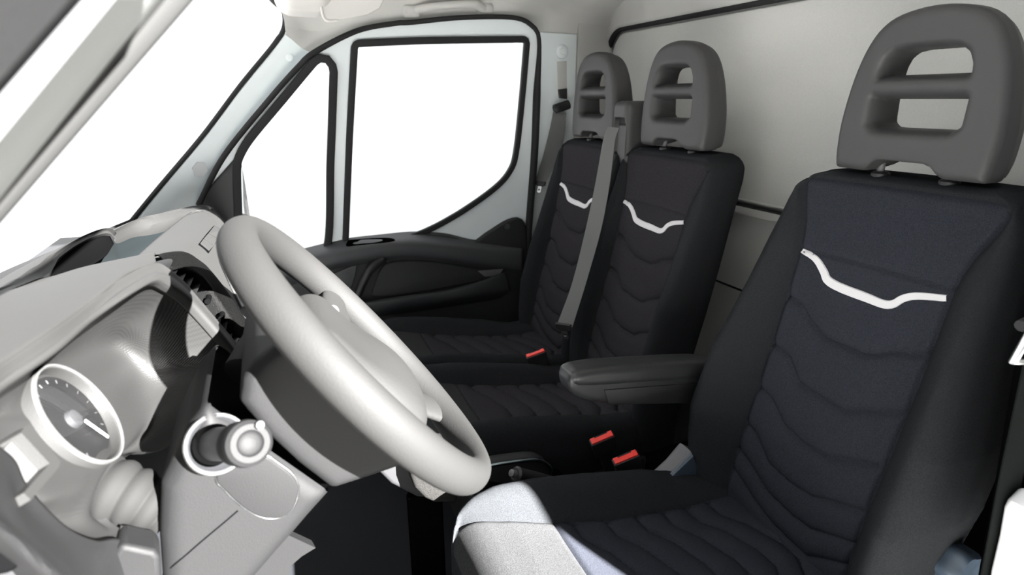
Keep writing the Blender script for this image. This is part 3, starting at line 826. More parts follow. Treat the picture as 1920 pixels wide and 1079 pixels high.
def spoke(a, b, w0, w1, t=.011):
    a = np.array(a, float); b = np.array(b, float)
    def fn(p):
        ba = b-a; h = np.clip(((p-a)@ba)/(ba@ba), 0, 1)
        q = p-a-h[..., None]*ba
        u = np.cross([0, 0, 1.0], ba); u /= np.linalg.norm(u); nv = np.cross(ba/np.linalg.norm(ba), u)
        w = w0+(w1-w0)*h
        return (np.sqrt(((q@u)/w)**2+((q@nv)/t)**2+((q@(ba/np.linalg.norm(ba)))/.02)**2)-1)*t*.9
    lo = np.minimum(a, b)-.045; hi = np.maximum(a, b)+.045
    return sdf(fn, lo, hi, .004)
for s in (1, -1):
    mk('spoke', to_wheel(spoke((s*.06, .030 if s < 0 else .012, -.020), (s*.196, .034 if s < 0 else .020, -.004), .038, .022)), 'wheel', wheel, angle=80)
    mk('spoke', to_wheel(spoke((s*.040, -.07, -.030), (.074, -.188, -.004) if s > 0 else (-.110, -.160, -.012), .034, .030)), 'wheel', wheel, angle=80)
mk('thumb_buttons', to_wheel(spoke((.085, .03, -.012), (.125, .026, -.008), .016, .012, .007)), 'gloss', wheel)
mk('hub_back', to_wheel(ring((0, 0, -.05), (0, 0, -1), [(.062, 0), (.060, .03), (.05, .045), (.001, .045)], 32, (0, 1, 0))), 'plastic_mid', wheel)

column = thing('steering_column', 'grey steering column shroud with a stalk on its near side', 'steering column', tuple(WL(0, 0, -.35)))
UPP = [(-.03, .114), (-.060, .117), (-.084, .112), (-.105, .096), (-.115, .05), (-.121, .0), (-.123, -.056), (-.086, -.080), (-.05, -.102), (-.022, -.100), (-.018, .1)]
def upper_fn(p):
    x, b, n = p[..., 0], p[..., 1], p[..., 2]
    return extr(poly2(n, b, UPP), x, .104, .014)
mk('upper_cover', to_wheel(sdf(upper_fn, (-.13, -.17, -.17), (.13, .14, -.010), .0045)), 'plastic_mid', column, angle=80, label='rounded upper shroud behind the wheel')
LOWP = [(-.130, .114), (-.165, .108), (-.22, .086), (-.265, .047), (-.305, .006), (-.37, -.055), (-.38, -.09), (-.30, -.078), (-.127, -.062)]
def lower_fn(p):
    x, b, n = p[..., 0], p[..., 1], p[..., 2]
    return extr(poly2(n, b, LOWP), x+.10*np.clip((-.15-n)/.25, 0, 1)*.1, .100, .022)
LSH = to_wheel(sdf(lower_fn, (-.12, -.12, -.48), (.12, .15, -.13), .005))
on_shroud = hitter(LSH)
mk('lower_shroud', LSH, 'plastic_mid', column, angle=80, label='squarer lower shroud nearest the camera')
XS = -.566-.098
ov = spline([PX(a, b, XS)[1:] for a, b in ((497, 852), (520, 866), (548, 888), (560, 915), (552, 945), (535, 964), (508, 970), (480, 963), (452, 945), (425, 920), (405, 895), (420, 860), (455, 845))], 90, True)
mk('access_lid', plate([ov.tolist()], lambda u, v, w: np.stack([XS-.001-w, u, v], 1), .008, .0025), 'plastic_mid', column, label='oval lid on the near face of the shroud')
mk('lid_rim', tube(np.c_[np.full(90, XS-.002), ov], .0016, 6, True), 'chrome', column, label='bright thin rim of the oval lid')
mk('shroud_seam', tube(spline([q for q in (on_shroud(a, b, .0002) for a, b in ((446, 958), (424, 977), (400, 997), (375, 1018), (350, 1040), (325, 1061), (306, 1078))) if q is not None], 20), .0009, 6), 'tray_black', column, label='fine seam along the lower shroud')
sb = PX(405, 833, XS); st_ = PX(470, 832, -.752)
ax = (st_-sb)/np.linalg.norm(st_-sb)
mk('stalk_collar', ring(sb-ax*.004, ax, [(.030, 0), (.030, .007), (.027, .009), (.023, .002), (.019, -.002), (.001, -.002)], 36), 'plastic', column)
mk('collar_ring', ring(sb-ax*.003, ax, [(.0305, .004), (.0315, .006), (.0305, .008), (.0295, .006)], 36, hollow=True), 'metal', column, label='bright ring round the foot of the stalk')
stalk = mk('control_stalk', ring(sb, ax, [(.017, 0), (.0165, .05), (.016, np.linalg.norm(st_-sb)-.03)], 28), 'plastic', column, label='dark stalk pointing at the camera')
Ls = np.linalg.norm(st_-sb)
mk('knob', ring(sb, ax, [(.0165, Ls-.034), (.0205, Ls-.030), (.0215, Ls-.012), (.0205, Ls-.003), (.017, Ls), (.012, Ls), (.0105, Ls-.002), (.008, Ls), (.001, Ls)], 32), 'plastic_mid', stalk, label='grey ringed end of the stalk')
e = sb+ax*(Ls-.024)+np.array([0, -.012, .016])
mk('knob_rib', tube([e, e+ax*.018], .004, 8), 'plastic_dash', stalk)
# far-side stalk
a0 = PX(462, 700, -.56); a1 = PX(503, 617, -.50)
ax2 = (a1-a0)/np.linalg.norm(a1-a0); L2 = np.linalg.norm(a1-a0)
ws = mk('wiper_stalk', ring(a0, ax2, [(.026, 0), (.0235, L2*.7), (.024, L2*.74), (.0225, L2*.80), (.0215, L2-.004), (.018, L2), (.001, L2)], 28), 'plastic_mid', column, label='stalk with small white symbols on top')
for i, (pa, pb) in enumerate((((486, 616), (492, 613)), ((492, 613), (494, 617)), ((497, 619), (503, 616)), ((503, 616), (503, 621)))):
    p, q = PX(*pa, -.525), PX(*pb, -.525)
    mk('symbol', tube([p, q], .0011, 5), 'symbol', ws)
p = PX(498, 652, -.535)
mk('symbol', tube([p, p+np.array([.004, -.004, .002])], .0016, 5), 'symbol', ws)

# ================================================================== DASHBOARD
dash = thing('dashboard', 'pale sunlit dashboard with instrument hood, storage tray and centre vent', 'dashboard', (0, 1.3, .6))
def rowpx(r): return [PX(*q) for q in r]
prof = [(1.60, .80), (1.42, .80), (1.30, .79), (1.21, .78), (1.17, .72), (1.18, .55), (1.25, .42), (1.60, .36)]
secs = []
for x in np.linspace(-.84, .84, 24):
    lift = .02*np.clip((.05-x)/.6, 0, 1); b_ = np.clip((.05-x)/.6, 0, 1)*.10
    secs.append([(x, y+(b_ if y < 1.4 else 0), z+(lift if z > .7 else 0)) for y, z in prof])
mk('dash_body', loft(secs), 'plastic', dash, label='dark underlying body of the dashboard')
C0 = [(-90, 745, -.83), (0, 686, -.78), (88, 627, -.72), (158, 577, -.64), (211, 535, -.56), (247, 510, -.48), (292, 493, -.40)]
E0 = [(-90, 590, -.68), (0, 558, -.55), (88, 530, -.42), (150, 509, -.33), (200, 497, -.27), (254, 486, -.20), (290, 481, -.20)]
e0, c0 = np.array(rowpx(E0)), np.array(rowpx(C0))
m1 = e0*.66+c0*.34+np.array([0, 0, .007]); m2 = e0*.3+c0*.7+np.array([0, 0, .007])
m3 = e0+np.array([0, .03, -.05])
mk('top_pad', patch([m3, e0, e0*.96+c0*.04+np.array([0, 0, .003]), m1, m2, c0], 40, 50), 'plastic_dash', dash, solid=.004, label='smooth pad over the instruments')
C1 = [(-60, 785, -.83), (0, 732, -.80), (106, 658, -.74), (176, 598, -.66), (247, 549, -.58), (292, 526, -.50), (317, 535, -.46), (352, 560, -.42), (400, 612, -.40), (440, 662, -.39), (452, 690, -.40)]
C0b = [(-60, 727, -.82), (0, 686, -.78), (88, 627, -.72), (158, 577, -.64), (225, 524, -.53), (292, 494, -.40), (325, 512, -.38), (360, 546, -.365), (412, 608, -.355), (450, 655, -.35), (466, 688, -.36)]
sc0, sc1 = spline(rowpx(C0b), 60), spline(rowpx(C1), 60)
tp = np.clip((1-np.linspace(0, 1, 60))/.45, 0, 1)[:, None]
hm = sc0*.72+sc1*.28+np.array([0, 0, -.007])*tp; hm2 = sc0*.35+sc1*.65+np.array([0, -.003, .001])*tp
inn = sc1+np.array([0, .010, -.006])
mk('instrument_hood', patch([sc0, hm, hm2, sc1, inn], 30, 90), 'plastic_dash', dash, solid=.002, label='arched hood over the instruments')
GP = (-.565, 1.235, .93); GN = (0, -.9, .43)
LIP = C1+[(440, 715, -.42), (395, 765, -.46), (345, 815, -.50), (300, 846, -.54), (250, 850, -.57), (214, 880, -.60), (196, 930, -.62), (200, 972, -.64), (228, 995, -.66), (226, 1014, -.68), (180, 1014, -.70), (130, 993, -.72), (85, 953, -.74), (45, 905, -.75), (22, 858, -.765), (-40, 810, -.82)]
INN = [(-40, 790), (20, 765), (80, 700), (125, 672), (165, 655), (205, 650), (225, 660), (245, 680), (262, 708), (270, 735), (272, 755), (268, 780), (258, 805), (244, 830), (228, 850), (208, 868), (190, 885), (172, 898), (156, 910), (140, 918), (122, 924), (104, 930), (86, 932), (66, 925), (45, 905), (24, 865), (-20, 830)]
lip = np.array(rowpx(LIP)); inn = np.array([PL(a, b, GP, GN) for a, b in INN])
sl_, si_ = spline(lip, 150, True), spline(inn, 150, True)
mdl = sl_*.55+si_*.45+np.array([0, .022, -.004])
base = PL(140, 800, GP, GN)
mk('cluster_surround', patch([sl_, sl_*.9+si_*.1+np.array([0, .012, -.002]), mdl, si_, si_*.5+base*.5, si_*.02+base*.98], 50, 150, True), 'dash_texture' if 'dash_texture' in M else 'plastic_dash', dash, label='finely ribbed recess around the instruments')
gc = PL(134, 786, GP, GN); gn = np.array(GN)/np.linalg.norm(GN)
ga = mk('gauge', ring(gc, gn, [(.060, -.01), (.0600, .006), (.0590, .010), (.0555, .010), (.0530, .000), (.001, .000)], 48), 'plastic_dash', dash, label='round instrument dial')
mk('gauge_ring', ring(gc, gn, [(.0562, .0085), (.0566, .0118), (.0590, .0118), (.0594, .0085)], 48, hollow=True), 'rim_grey', ga, label='bright rim of the dial')
mk('gauge_face', ring(gc, gn, [(.050, .0005), (.050, .0015), (.001, .0015)], 48), 'plastic_mid', ga)
gu = np.array([1., 0, 0]); gw = np.cross(gn, gu)
def GPt(u, w, h): return gc+gu*u+gw*w+gn*h
mk('gauge_hub', ring(GPt(-.004, 0, .0015), gn, [(.010, 0), (.009, .005), (.006, .006), (.001, .006)], 24), 'rubber', ga)
mk('needle', loft([[GPt(.001, -.010, .006), GPt(.004, -.010, .006), GPt(.004, -.009, .007), GPt(.001, -.009, .007)], [GPt(.012, -.042, .005), GPt(.0145, -.042, .005), GPt(.0145, -.041, .006), GPt(.012, -.041, .006)]]), 'symbol', ga)
for i in range(15):
    a = math.radians(225-i*19.3)
    d = np.array([math.cos(a), math.sin(a)])
    mk('tick', tube([GPt(*(d*.042), .0018), GPt(*(d*.046), .0018)], .0005, 4), 'tick', ga)
mk('gauge_lens', ring(gc, gn, [(.055, .010), (.04, .0125), (.02, .014), (.001, .0145)], 40), 'lens', ga, label='clear lens of the dial')
# display beside the dial
GPP = np.array(GP)+gn*.03
dsp = [PL(a, b, GPP, GN) for a, b in ((44, 803), (57, 797), (113, 866), (111, 876), (58, 938), (44, 925), (93, 870), (40, 812))]
mk('display_bezel', loft([dsp, [p+gn*-.02 for p in dsp]]), 'plastic_dash', dash, smooth=False, label='pale angular bezel of the small display')
scn = [PL(a, b, GPP-gn*.01, GN) for a, b in ((40, 812), (92, 870), (44, 924), (-10, 860))]
mk('display', loft([scn, [p-gn*.01 for p in scn]]), 'gloss', dash, smooth=False, label='dark small display')

# storage tray on top of the dash
T0 = [(-90, 566, -.62), (0, 541, -.42), (60, 496, -.20), (130, 455, .0), (175, 435, .11), (203, 431, .16), (216, 437, .19)]
T1 = [(-90, 600, -.66), (0, 558, -.50), (70, 530, -.30), (92, 524, -.23), (104, 500, -.15), (112, 486, -.11), (150, 458, .01), (190, 441, .11), (205, 441, .15), (214, 451, .18)]
t0, t1 = spline(rowpx(T0), 60), spline(rowpx(T1), 60)
mk('tray_hood', shell(patch([t1+np.array([0, .03, -.02]), t1, t1*.6+t0*.4+np.array([0, 0, .004]), t0, t0+np.array([.02, .10, -.05])], 24, 60), (0, .004, -.004)), 'plastic_dash', dash, label='pale hooded rear edge of the storage tray')
F0 = [(210, 434, .18), (255, 412, .30), (300, 401, .42), (345, 391, .55), (376, 387, .64), (395, 393, .70)]
F1 = [(216, 448, .19), (260, 431, .28), (320, 412, .37), (345, 404, .43), (374, 394, .52), (392, 402, .62)]
f0, f1 = spline(rowpx(F0), 40), spline(rowpx(F1), 40)
mk('front_lip', shell(patch([f1+np.array([0, .01, -.03]), f1, f1*.4+f0*.6+np.array([0, 0, .004]), f0, f0+np.array([.02, .12, -.05])], 20, 40), (0, .003, -.004)), 'plastic_dash', dash, label='pale lip along the windscreen')
t_near = spline(rowpx([(70, 532, -.40), (130, 514, -.34), (200, 497, -.25), (254, 486, -.19), (300, 443, .12), (345, 407, .38)]), 50)
t_far = spline(rowpx([(84, 526, -.24), (112, 487, -.11), (150, 459, .01), (205, 441, .16), (218, 449, .20), (262, 431, .29), (320, 412, .38), (347, 404, .43)]), 50)
dn = np.array([0, 0, -.055])
mk('storage_tray', patch([t_near, t_near+dn*.5+np.array([0, .004, 0]), t_near*.92+t_far*.08+dn, t_near*.5+t_far*.5+dn*1.05, t_near*.06+t_far*.94+dn, t_far+dn*.4, t_far+np.array([0, 0, -.004])], 50, 60), 'tray', dash, label='open dark storage tray')
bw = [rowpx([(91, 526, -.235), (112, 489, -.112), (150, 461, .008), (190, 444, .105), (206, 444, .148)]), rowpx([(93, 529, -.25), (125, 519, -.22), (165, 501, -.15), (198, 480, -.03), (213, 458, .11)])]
mk('tray_back_shade', patch(bw, 12, 30), 'tray_black', dash, solid=.002, label='back of the tray, its shade put in as black')  # black sheet painted in for the shadow on the tray's back wall
# centre top panel and face of the centre stack
R_ = [[(254, 486, -.19), (300, 444, .12), (346, 407, .38)],
      [(275, 484, -.20), (322, 443, .10), (360, 402, .41)],
      [(318, 478, -.20), (352, 443, .08), (380, 398, .45)],
      [(346, 476, -.18), (378, 446, .07), (400, 412, .33)],
      [(372, 491, -.165), (400, 457, .05), (417, 436, .18)],
      [(389, 507, -.16), (411, 478, .01), (428, 456, .09)],
      [(405, 530, -.17), (424, 505, -.02), (440, 490, .04)],
      [(440, 583, -.20), (455, 560, -.08), (475, 545, -.02)],
      [(480, 638, -.22), (495, 618, -.13), (520, 600, -.06)]]
mk('centre_panel', patch([rowpx(r) for r in R_], 60, 36), 'plastic_dash', dash, solid=.004, label='pale panel between tray and screen')
end_ = [[(346, 407, .38), (380, 397, .45), (428, 456, .09)], [(372, 391, .60), (400, 398, .68), (440, 452, .40)], [(385, 391, .74), (412, 410, .80), (450, 470, .75)]]
mk('passenger_pad', patch([rowpx(r) for r in end_], 20, 24), 'plastic_dash', dash, solid=.004)
_cp = hitter(patch([rowpx(r) for r in R_], 60, 36))
def on_surface(px, py):
    p = _cp(px, py)
    return PX(px, py, .1) if p is None else p
def on_panel(pts, lift, thick, name, mat, **kw):
    top = [on_surface(a, b)+np.array([-.002, -lift*.6, lift*.8]) for a, b, x in pts]
    return mk(name, loft([[p-np.array([0, -thick*.6, thick*.8]) for p in top], top]), mat, dash, smooth=False, bevel=.001, **kw)
on_panel([(371, 461, .07), (386, 442, .12), (400, 426, .19), (418, 433, .19), (406, 454, .09), (389, 477, .025)], .0025, .004, 'switch_strip_rim', 'tray_black', label='dark outline of the switch strip')
cs = [((373, 461, .07), (379, 453, .095), (397, 466, .055), (389, 474, .03)), ((380, 452, .098), (388, 443, .125), (405, 453, .095), (398, 465, .058)), ((389, 442, .127), (400, 428, .185), (416, 434, .185), (406, 452, .10))]
for q in cs: on_panel(q, .0045, .004, 'switch', 'plastic_dash')
on_panel([(409, 492, -.03), (424, 477, .03), (447, 545, -.06), (462, 575, -.10), (450, 580, -.12), (430, 540, -.08)], .004, .004, 'screen', 'gloss', label='dark glossy screen of the centre stack')
# vent surround, slats, knob
VO = [(286, 482, -.215), (317, 474, -.205), (346, 474, -.185), (371, 489, -.17), (389, 504, -.165), (423, 546, -.185), (458, 599, -.215), (476, 624, -.225), (486, 640, -.23)]
VI = [(306, 490, -.26), (318, 503, -.26), (350, 509, -.245), (372, 520, -.235), (397, 551, -.235), (424, 592, -.245), (444, 622, -.26), (458, 637, -.265), (472, 650, -.27)]
VO = [(a, b, x-.035) for a, b, x in VO]; VI = [(a, b, x-.03) for a, b, x in VI]
vo, vi = spline(rowpx(VO), 70), spline(rowpx(VI), 70)
mk('vent_surround', patch([vo+np.array([.01, .01, -.004]), vo, vo*.75+vi*.25+np.array([0, -.003, .004]), vi*.8+vo*.2+np.array([0, -.002, .003]), vi, vi+np.array([0, .03, -.005])], 36, 70), 'plastic_rough', dash, solid=.002, label='dark speckled frame arching over the centre vent')
vl = spline(rowpx([(298, 502, -.37), (325, 516, -.365), (358, 548, -.355), (410, 608, -.345), (446, 652, -.345)]), 60)
vr = spline(rowpx([(320, 503, -.27), (350, 511, -.255), (372, 522, -.245), (397, 553, -.245), (424, 594, -.255), (456, 640, -.275)]), 60)
mk('vent_duct', patch([vl+np.array([0, .006, 0]), vl+np.array([0, .05, -.01]), vr+np.array([0, .05, -.01]), vr+np.array([0, .006, 0])], 20, 60), 'rubber', dash, label='black duct of the centre vent')
mk('vent_lever', patch([rowpx([(250, 512, -.44), (275, 498, -.36), (306, 489, -.29)]), [p+np.array([0, -.008, .006]) for p in rowpx([(258, 517, -.44), (285, 505, -.37), (312, 497, -.30)])], rowpx([(270, 520, -.44), (295, 512, -.38), (316, 505, -.32)])], 16, 24), 'plastic_mid', dash, solid=.003)
for i in range(11):
    t = 8+i*5
    if t > 59: break
    p, q = vl[t], vr[max(t-4, 0)]
    d = np.array([0, .028, -.006]); h = np.array([0, -.0012, .0016])
    mk('vent_slat', loft([[p+h, p-h, p-h+d, p+h+d], [q+h, q-h, q-h+d, q+h+d]]), 'plastic_mid', dash, smooth=False)
for t, uu in ((30, .45), (42, .5), (50, .5)):
    p = vl[t]*(1-uu)+vr[t-3]*uu
    mk('vent_tab', tube([p+np.array([-.012, -.002, .001]), p+np.array([.012, -.002, .001])], .0045, 10), 'tray_black', dash)
kc = PX(453, 654, -.33); kn = np.array([-.25, -.85, .45]); kn /= np.linalg.norm(kn)
kb = mk('vent_button', ring(kc, kn, [(.017, -.02), (.017, .002), (.015, .004), (.001, .004)], 28), 'plastic', dash, label='black round button with a white symbol')
ku = np.cross(kn, (0, 0, 1)); ku /= np.linalg.norm(ku); kw = np.cross(ku, kn)
KP = lambda a, r: kc+kn*.0046+ku*r*math.cos(a)+kw*r*math.sin(a)
mk('symbol', tube([KP(a, .0105) for a in np.linspace(0, 2*PI, 24, endpoint=False)], .0009, 5, True), 'symbol', kb)
mk('symbol', tube([KP(.9, .0105), KP(.9+PI, .0105)], .0009, 5), 'symbol', kb)
mk('symbol', tube([KP(2.6, .005), KP(.2, .003)], .0009, 5), 'symbol', kb)

kp = [(470, 1026), (538, 1003), (592, 1028), (566, 1044), (545, 1062), (538, 1100), (420, 1100)]
mk('knee_panel', loft([[PX(a, b, -.59)+np.array([.02, .004, -.003]) for a, b in kp], [PX(a, b, -.59) for a, b in kp]]), 'plastic_mid', dash, smooth=False, label='grey panel edge below the column')
# near lower panel, block, gaiter
N_ = [[(-40, 812, -.82), (22, 860, -.768), (45, 907, -.753), (85, 955, -.743), (130, 995, -.723), (180, 1016, -.703), (228, 1016, -.683), (262, 1080, -.68)],
      [(-60, 850, -.83), (5, 890, -.785), (30, 935, -.77), (70, 980, -.76), (115, 1018, -.745), (165, 1045, -.73), (205, 1060, -.715), (230, 1130, -.71)],
      [(-60, 925, -.835), (-10, 955, -.81), (20, 980, -.80), (60, 1015, -.79), (100, 1052, -.78), (140, 1085, -.77), (180, 1130, -.76), (200, 1200, -.75)],
      [(-60, 950, -.845), (-10, 980, -.825), (15, 1003, -.815), (50, 1036, -.806), (85, 1068, -.798), (120, 1105, -.79), (160, 1160, -.78), (180, 1230, -.77)],
      [(-60, 970, -.835), (-14, 1000, -.815), (8, 1020, -.805), (40, 1052, -.795), (72, 1085, -.788), (105, 1125, -.78), (140, 1180, -.77), (160, 1250, -.76)],
      [(-60, 990, -.80), (-20, 1020, -.785), (0, 1040, -.775), (28, 1075, -.765), (55, 1110, -.755), (85, 1150, -.75), (120, 1200, -.74), (140, 1270, -.73)]]
mk('lower_panel', patch([rowpx(r) for r in N_], 50, 60), 'plastic_mid', dash, solid=.003, label='lower panel nearest the camera')
rec = [rowpx([(-60, 985, -.80), (10, 1040, -.775), (60, 1110, -.755)]), rowpx([(-80, 1100, -.80), (-20, 1140, -.78), (30, 1200, -.75)])]
mk('switch_recess', patch(rec, 8, 12), 'rubber', dash, solid=.004)
mk('headlamp_switch', ring(PX(8, 1052, -.785), (-.6, -.7, .4), [(.009, -.01), (.009, .004), (.007, .006), (.001, .006)], 24), 'tray_black', dash)
blk = [(226, 1021), (290, 1034), (302, 1044), (304, 1110), (180, 1110), (200, 1060)]
mk('knee_block', loft([[PX(a, b, -.70)+np.array([.05, .01, -.01]) for a, b in blk], [PX(a, b, -.70) for a, b in blk]]), 'plastic_mid', dash, bevel=.006, label='small square cover below the column')
gp = spline(rowpx([(180, 915, -.600), (212, 922, -.608), (244, 932, -.614), (276, 945, -.618), (315, 962, -.620)]), 60)
gr = .024+.0042*np.abs(np.sin(np.linspace(0.4, 4.6*PI, 60)))+np.linspace(.010, -.001, 60)
gt = tube(gp, gr, 30)
gai = mk('column_gaiter', gt, 'gaiter', dash, angle=80, label='pale ribbed gaiter beside the column')
mk('gaiter_flap', patch([rowpx([(226, 986, -.655), (245, 1000, -.66), (268, 1022, -.665)]), rowpx([(222, 1002, -.665), (235, 1014, -.67), (262, 1028, -.675)])], 8, 12), 'gaiter', dash, solid=.003)

# ================================================================== SEAT DETAILS
# armrest on the passenger side of the driver seat
AX = -.30
ao = [PX(a, b, AX)[1:] for a, b in ((1068, 716), (1074, 702), (1095, 695), (1160, 688), (1330, 680), (1345, 712), (1340, 755), (1250, 756), (1140, 757), (1096, 752), (1072, 738))]
arm = sdf(lambda p: extr(poly2(p[..., 1], p[..., 2], spline(np.array(ao), 60, True)), p[..., 0]-(AX+.028), .030, .012), (AX-.02, .0, .52), (AX+.075, .52, .70), .0045)
ar = mk('armrest', arm, 'armrest', driver, angle=80, label='black fold-down armrest')
ap_ = [PX(a, b, AX-.004)[1:] for a, b in ((1133, 732), (1300, 719), (1330, 718), (1330, 756), (1150, 759), (1140, 757))]
mk('side_panel', plate([ap_], lambda u, v, w: np.stack([AX-.002-w, u, v], 1), .006, .002), 'plastic', ar)
at_ = [PX(a, b, AX)[1:] for a, b in ((1070, 712), (1078, 701), (1098, 695), (1160, 688), (1335, 680), (1335, 706), (1160, 722), (1092, 726), (1074, 722))]
tp_ = sdf(lambda p: extr(poly2(p[..., 1], p[..., 2], spline(np.array(at_), 60, True)), p[..., 0]-(AX+.028), .034, .014), (AX-.02, .0, .56), (AX+.08, .52, .70), .0045)
mk('arm_pad', tp_, 'armrest', ar, angle=80)

# hinge cover between cushion and back
hx = -.345
hv = [PX(a, b, hx)[1:] for a, b in ((1233, 893), (1258, 870), (1285, 838), (1310, 850), (1310, 915), (1250, 915))]
mk('hinge_cover', plate([hv], lambda u, v, w: np.stack([hx+.0-w, u, v], 1), .05, .012), 'dark_trim', driver, label='grey hinge cover')
hv2 = [PX(a, b, hx-.026)[1:] for a, b in ((1247, 900), (1297, 852), (1306, 878), (1300, 912), (1262, 910))]
mk('hinge_plate', plate([hv2], lambda u, v, w: np.stack([hx-.027-w, u, v], 1), .012, .004), 'hinge_blue', driver, label='blue grey plate on the hinge')
# recline knob on the door side
kc = PX(1797, 1062, -.845)
kn_ = [(.034*(1+.07*math.cos(5*a)), a) for a in np.linspace(0, 2*PI, 60, endpoint=False)]
lp = lambda k, dx: [kc+np.array([dx, k*r*math.cos(a), k*r*math.sin(a)]) for r, a in kn_]
mk('recline_knob', loft([lp(.9, .03), lp(1, .02), lp(1, -.010), lp(.86, -.018), lp(.5, -.015)]), 'hinge_blue', driver, label='dark blue grey ribbed knob')

def buckle(parent, a, b, x, xdir, ln, lb):
    """red-topped buckle: a, b = ends of the red face in the frame"""
    p, q = PX(*a, x), PX(*b, x-.012)
    w = (q-p); wl = np.linalg.norm(w); w /= wl
    d = np.array(xdir, float); d -= w*(d@w); d /= np.linalg.norm(d)           # the way the buckle body runs down
    t = np.cross(w, d)
    c = (p+q)/2
    def bx(hw, ht, l0, l1, k=1.0):
        sec = [(-hw, -ht), (hw, -ht), (hw, ht), (-hw, ht)]
        return loft([[c+w*u+t*v+d*l0 for u, v in sec], [c+w*u*k+t*v*k+d*l1 for u, v in sec]])
    o = mk('buckle', bx(wl*.56, .011, .003, .060, .92), 'plastic', parent, bevel=.003, label=lb)
    mk('release_button', bx(wl*.5, .0085, -.0015, .012), 'red', o, bevel=.0015, label='red release button')
    mk('latch_slot', loft([[c+w*u+t*v+d*-.0020 for u, v in ((-wl*.30, .0078), (wl*.30, .0078), (wl*.30, .0045), (-wl*.30, .0045))], [c+w*u+t*v+d*.004 for u, v in ((-wl*.30, .0078), (wl*.30, .0078), (wl*.30, .0045), (-wl*.30, .0045))]]), 'rubber', o, smooth=False)
    mk('stem', bx(wl*.34, .007, .058, .058+ln, .9), 'plastic', o, bevel=.002)
    return o
buckle(bench, (1108, 829), (1148, 812), -.185, (.15, -.62, -.78), .10, 'buckle against the near side of the bench')
buckle(driver, (1151, 866), (1194, 848), -.285, (.10, -.62, -.78), .08, 'buckle beside the driver cushion')
buckle(bench, (987, 668), (1020, 656), .285, (.05, -.25, -.95), .05, 'buckle between the two passenger cushions')

# belt guide on top of the bench back
GX = .300
gd = [PX(a, b, .29)[1:] for a, b in ((1128, 232), (1133, 218), (1145, 208), (1186, 205), (1192, 225), (1192, 310), (1150, 312), (1138, 300), (1129, 275))]
def gfn(p):
    x, y, z = p[..., 0], p[..., 1], p[..., 2]
    d = rbox(p, (GX, -.075, 1.10), (.044, .062, .095), .022)
    slot = rbox(p, (GX, -.005, 1.135), (.026, .03, .010), .003)
    ch = rbox(p, (GX, .0, 1.06), (.030, .028, .075), .008)
    return smax(smax(d, -slot, .004), -ch, .006)
mk('belt_guide', sdf(gfn, (.23, -.15, .98), (.37, .0, 1.21), .004), 'headrest', bench, angle=80, label='moulded belt guide between the two headrests')
mk('guide_slot', box((GX-.021, -.055, 1.128), (GX+.021, -.030, 1.148)), 'rubber', bench, smooth=False)

# ================================================================== SEAT BELTS
def ribbon(L, R, n=60, t=.0016):
    l, r = spline(L, n), spline(R, n)
    g = patch([l, l*.5+r*.5, r], 7, n)
    d = np.cross(r[n//2]-l[n//2], l[-1]-l[0]); d /= np.linalg.norm(d)
    return shell(g, d*t)
def tongue(parent, c, w, d, size=.026, lb=None):
    c = np.array(c, float); w = np.array(w, float)/np.linalg.norm(w); d = np.array(d, float); d -= w*(d@w); d /= np.linalg.norm(d); t = np.cross(w, d)
    P = lambda u, v, k: c+w*u*size+d*v*size+t*k
    bar = [(-1.12, -.35), (1.12, -.35), (1.05, .40), (.5, .62), (-.5, .62), (-1.05, .40)]
    mk('tongue_grip', loft([[P(u, v, -.004) for u, v in bar], [P(u, v, .006) for u, v in bar]]), 'plastic', parent, smooth=False, bevel=.0015)
    bl = [(-.42, .5), (.42, .5), (.42, 1.75), (.30, 1.9), (-.30, 1.9), (-.42, 1.75)]
    hl = [(-.2, 1.15), (.2, 1.15), (.2, 1.5), (-.2, 1.5)]
    n = len(bl)
    pl2 = plate([[(u*size, v*size) for u, v in bl], [(u*size, v*size) for u, v in hl]], lambda u, v, k: c+u[:, None]*w+v[:, None]*d+(k+.001)[:, None]*t, .002)
    mk('tongue_plate', pl2, 'metal', parent, smooth=False, label=lb)
mb = thing('seat_belt', 'grey seat belt hanging from the guide between the passenger headrests', 'seat belt', (.283, 0, .45), 'seat belts')
ml_ = [PX(1133, 238, .29)+np.array([0, -.012, 0]), PX(1131, 262, .285), PX(1116, 345, .27), PX(1098, 430, .255), PX(1073, 530, .235), PX(1044, 610, .22)]
mr_ = [PX(1154, 240, .245)+np.array([0, -.012, 0]), PX(1153, 264, .245), PX(1143, 345, .23), PX(1127, 430, .21), PX(1099, 530, .19), PX(1073, 614, .175)]
mk('webbing', ribbon(ml_, mr_), 'webbing', mb)
cl, cr = ml_[-1], mr_[-1]
tongue(mb, (cl+cr)/2+np.array([0, .004, 0]), cr-cl, (0, -.25, -1), .024, 'steel tongue')
ob = thing('seat_belt', 'dark seat belt on the pale door pillar behind the outer seat', 'seat belt', (.85, -.05, .7), 'seat belts')
ol_ = [PX(1037, 210, .86), PX(1030, 245, .86), PX(1016, 300, .85), PX(1002, 342, .84)]
or_ = [PX(1062, 212, .83), PX(1057, 260, .82), PX(1040, 310, .80), PX(1021, 344, .80)]
mk('webbing', ribbon(ol_, or_), 'webbing', ob)
tongue(ob, (ol_[-1]+or_[-1])/2+np.array([-.01, 0, 0]), or_[-1]-ol_[-1], (-.05, .40, -1), .020, 'bright steel tongue')
ap0, ap1 = PX(1040, 205, .855), PX(1066, 196, .855)
mk('belt_anchor', tube([ap0, ap0*.5+ap1*.5, ap1], .018, 14), 'rubber', ob, label='black belt anchor loop')
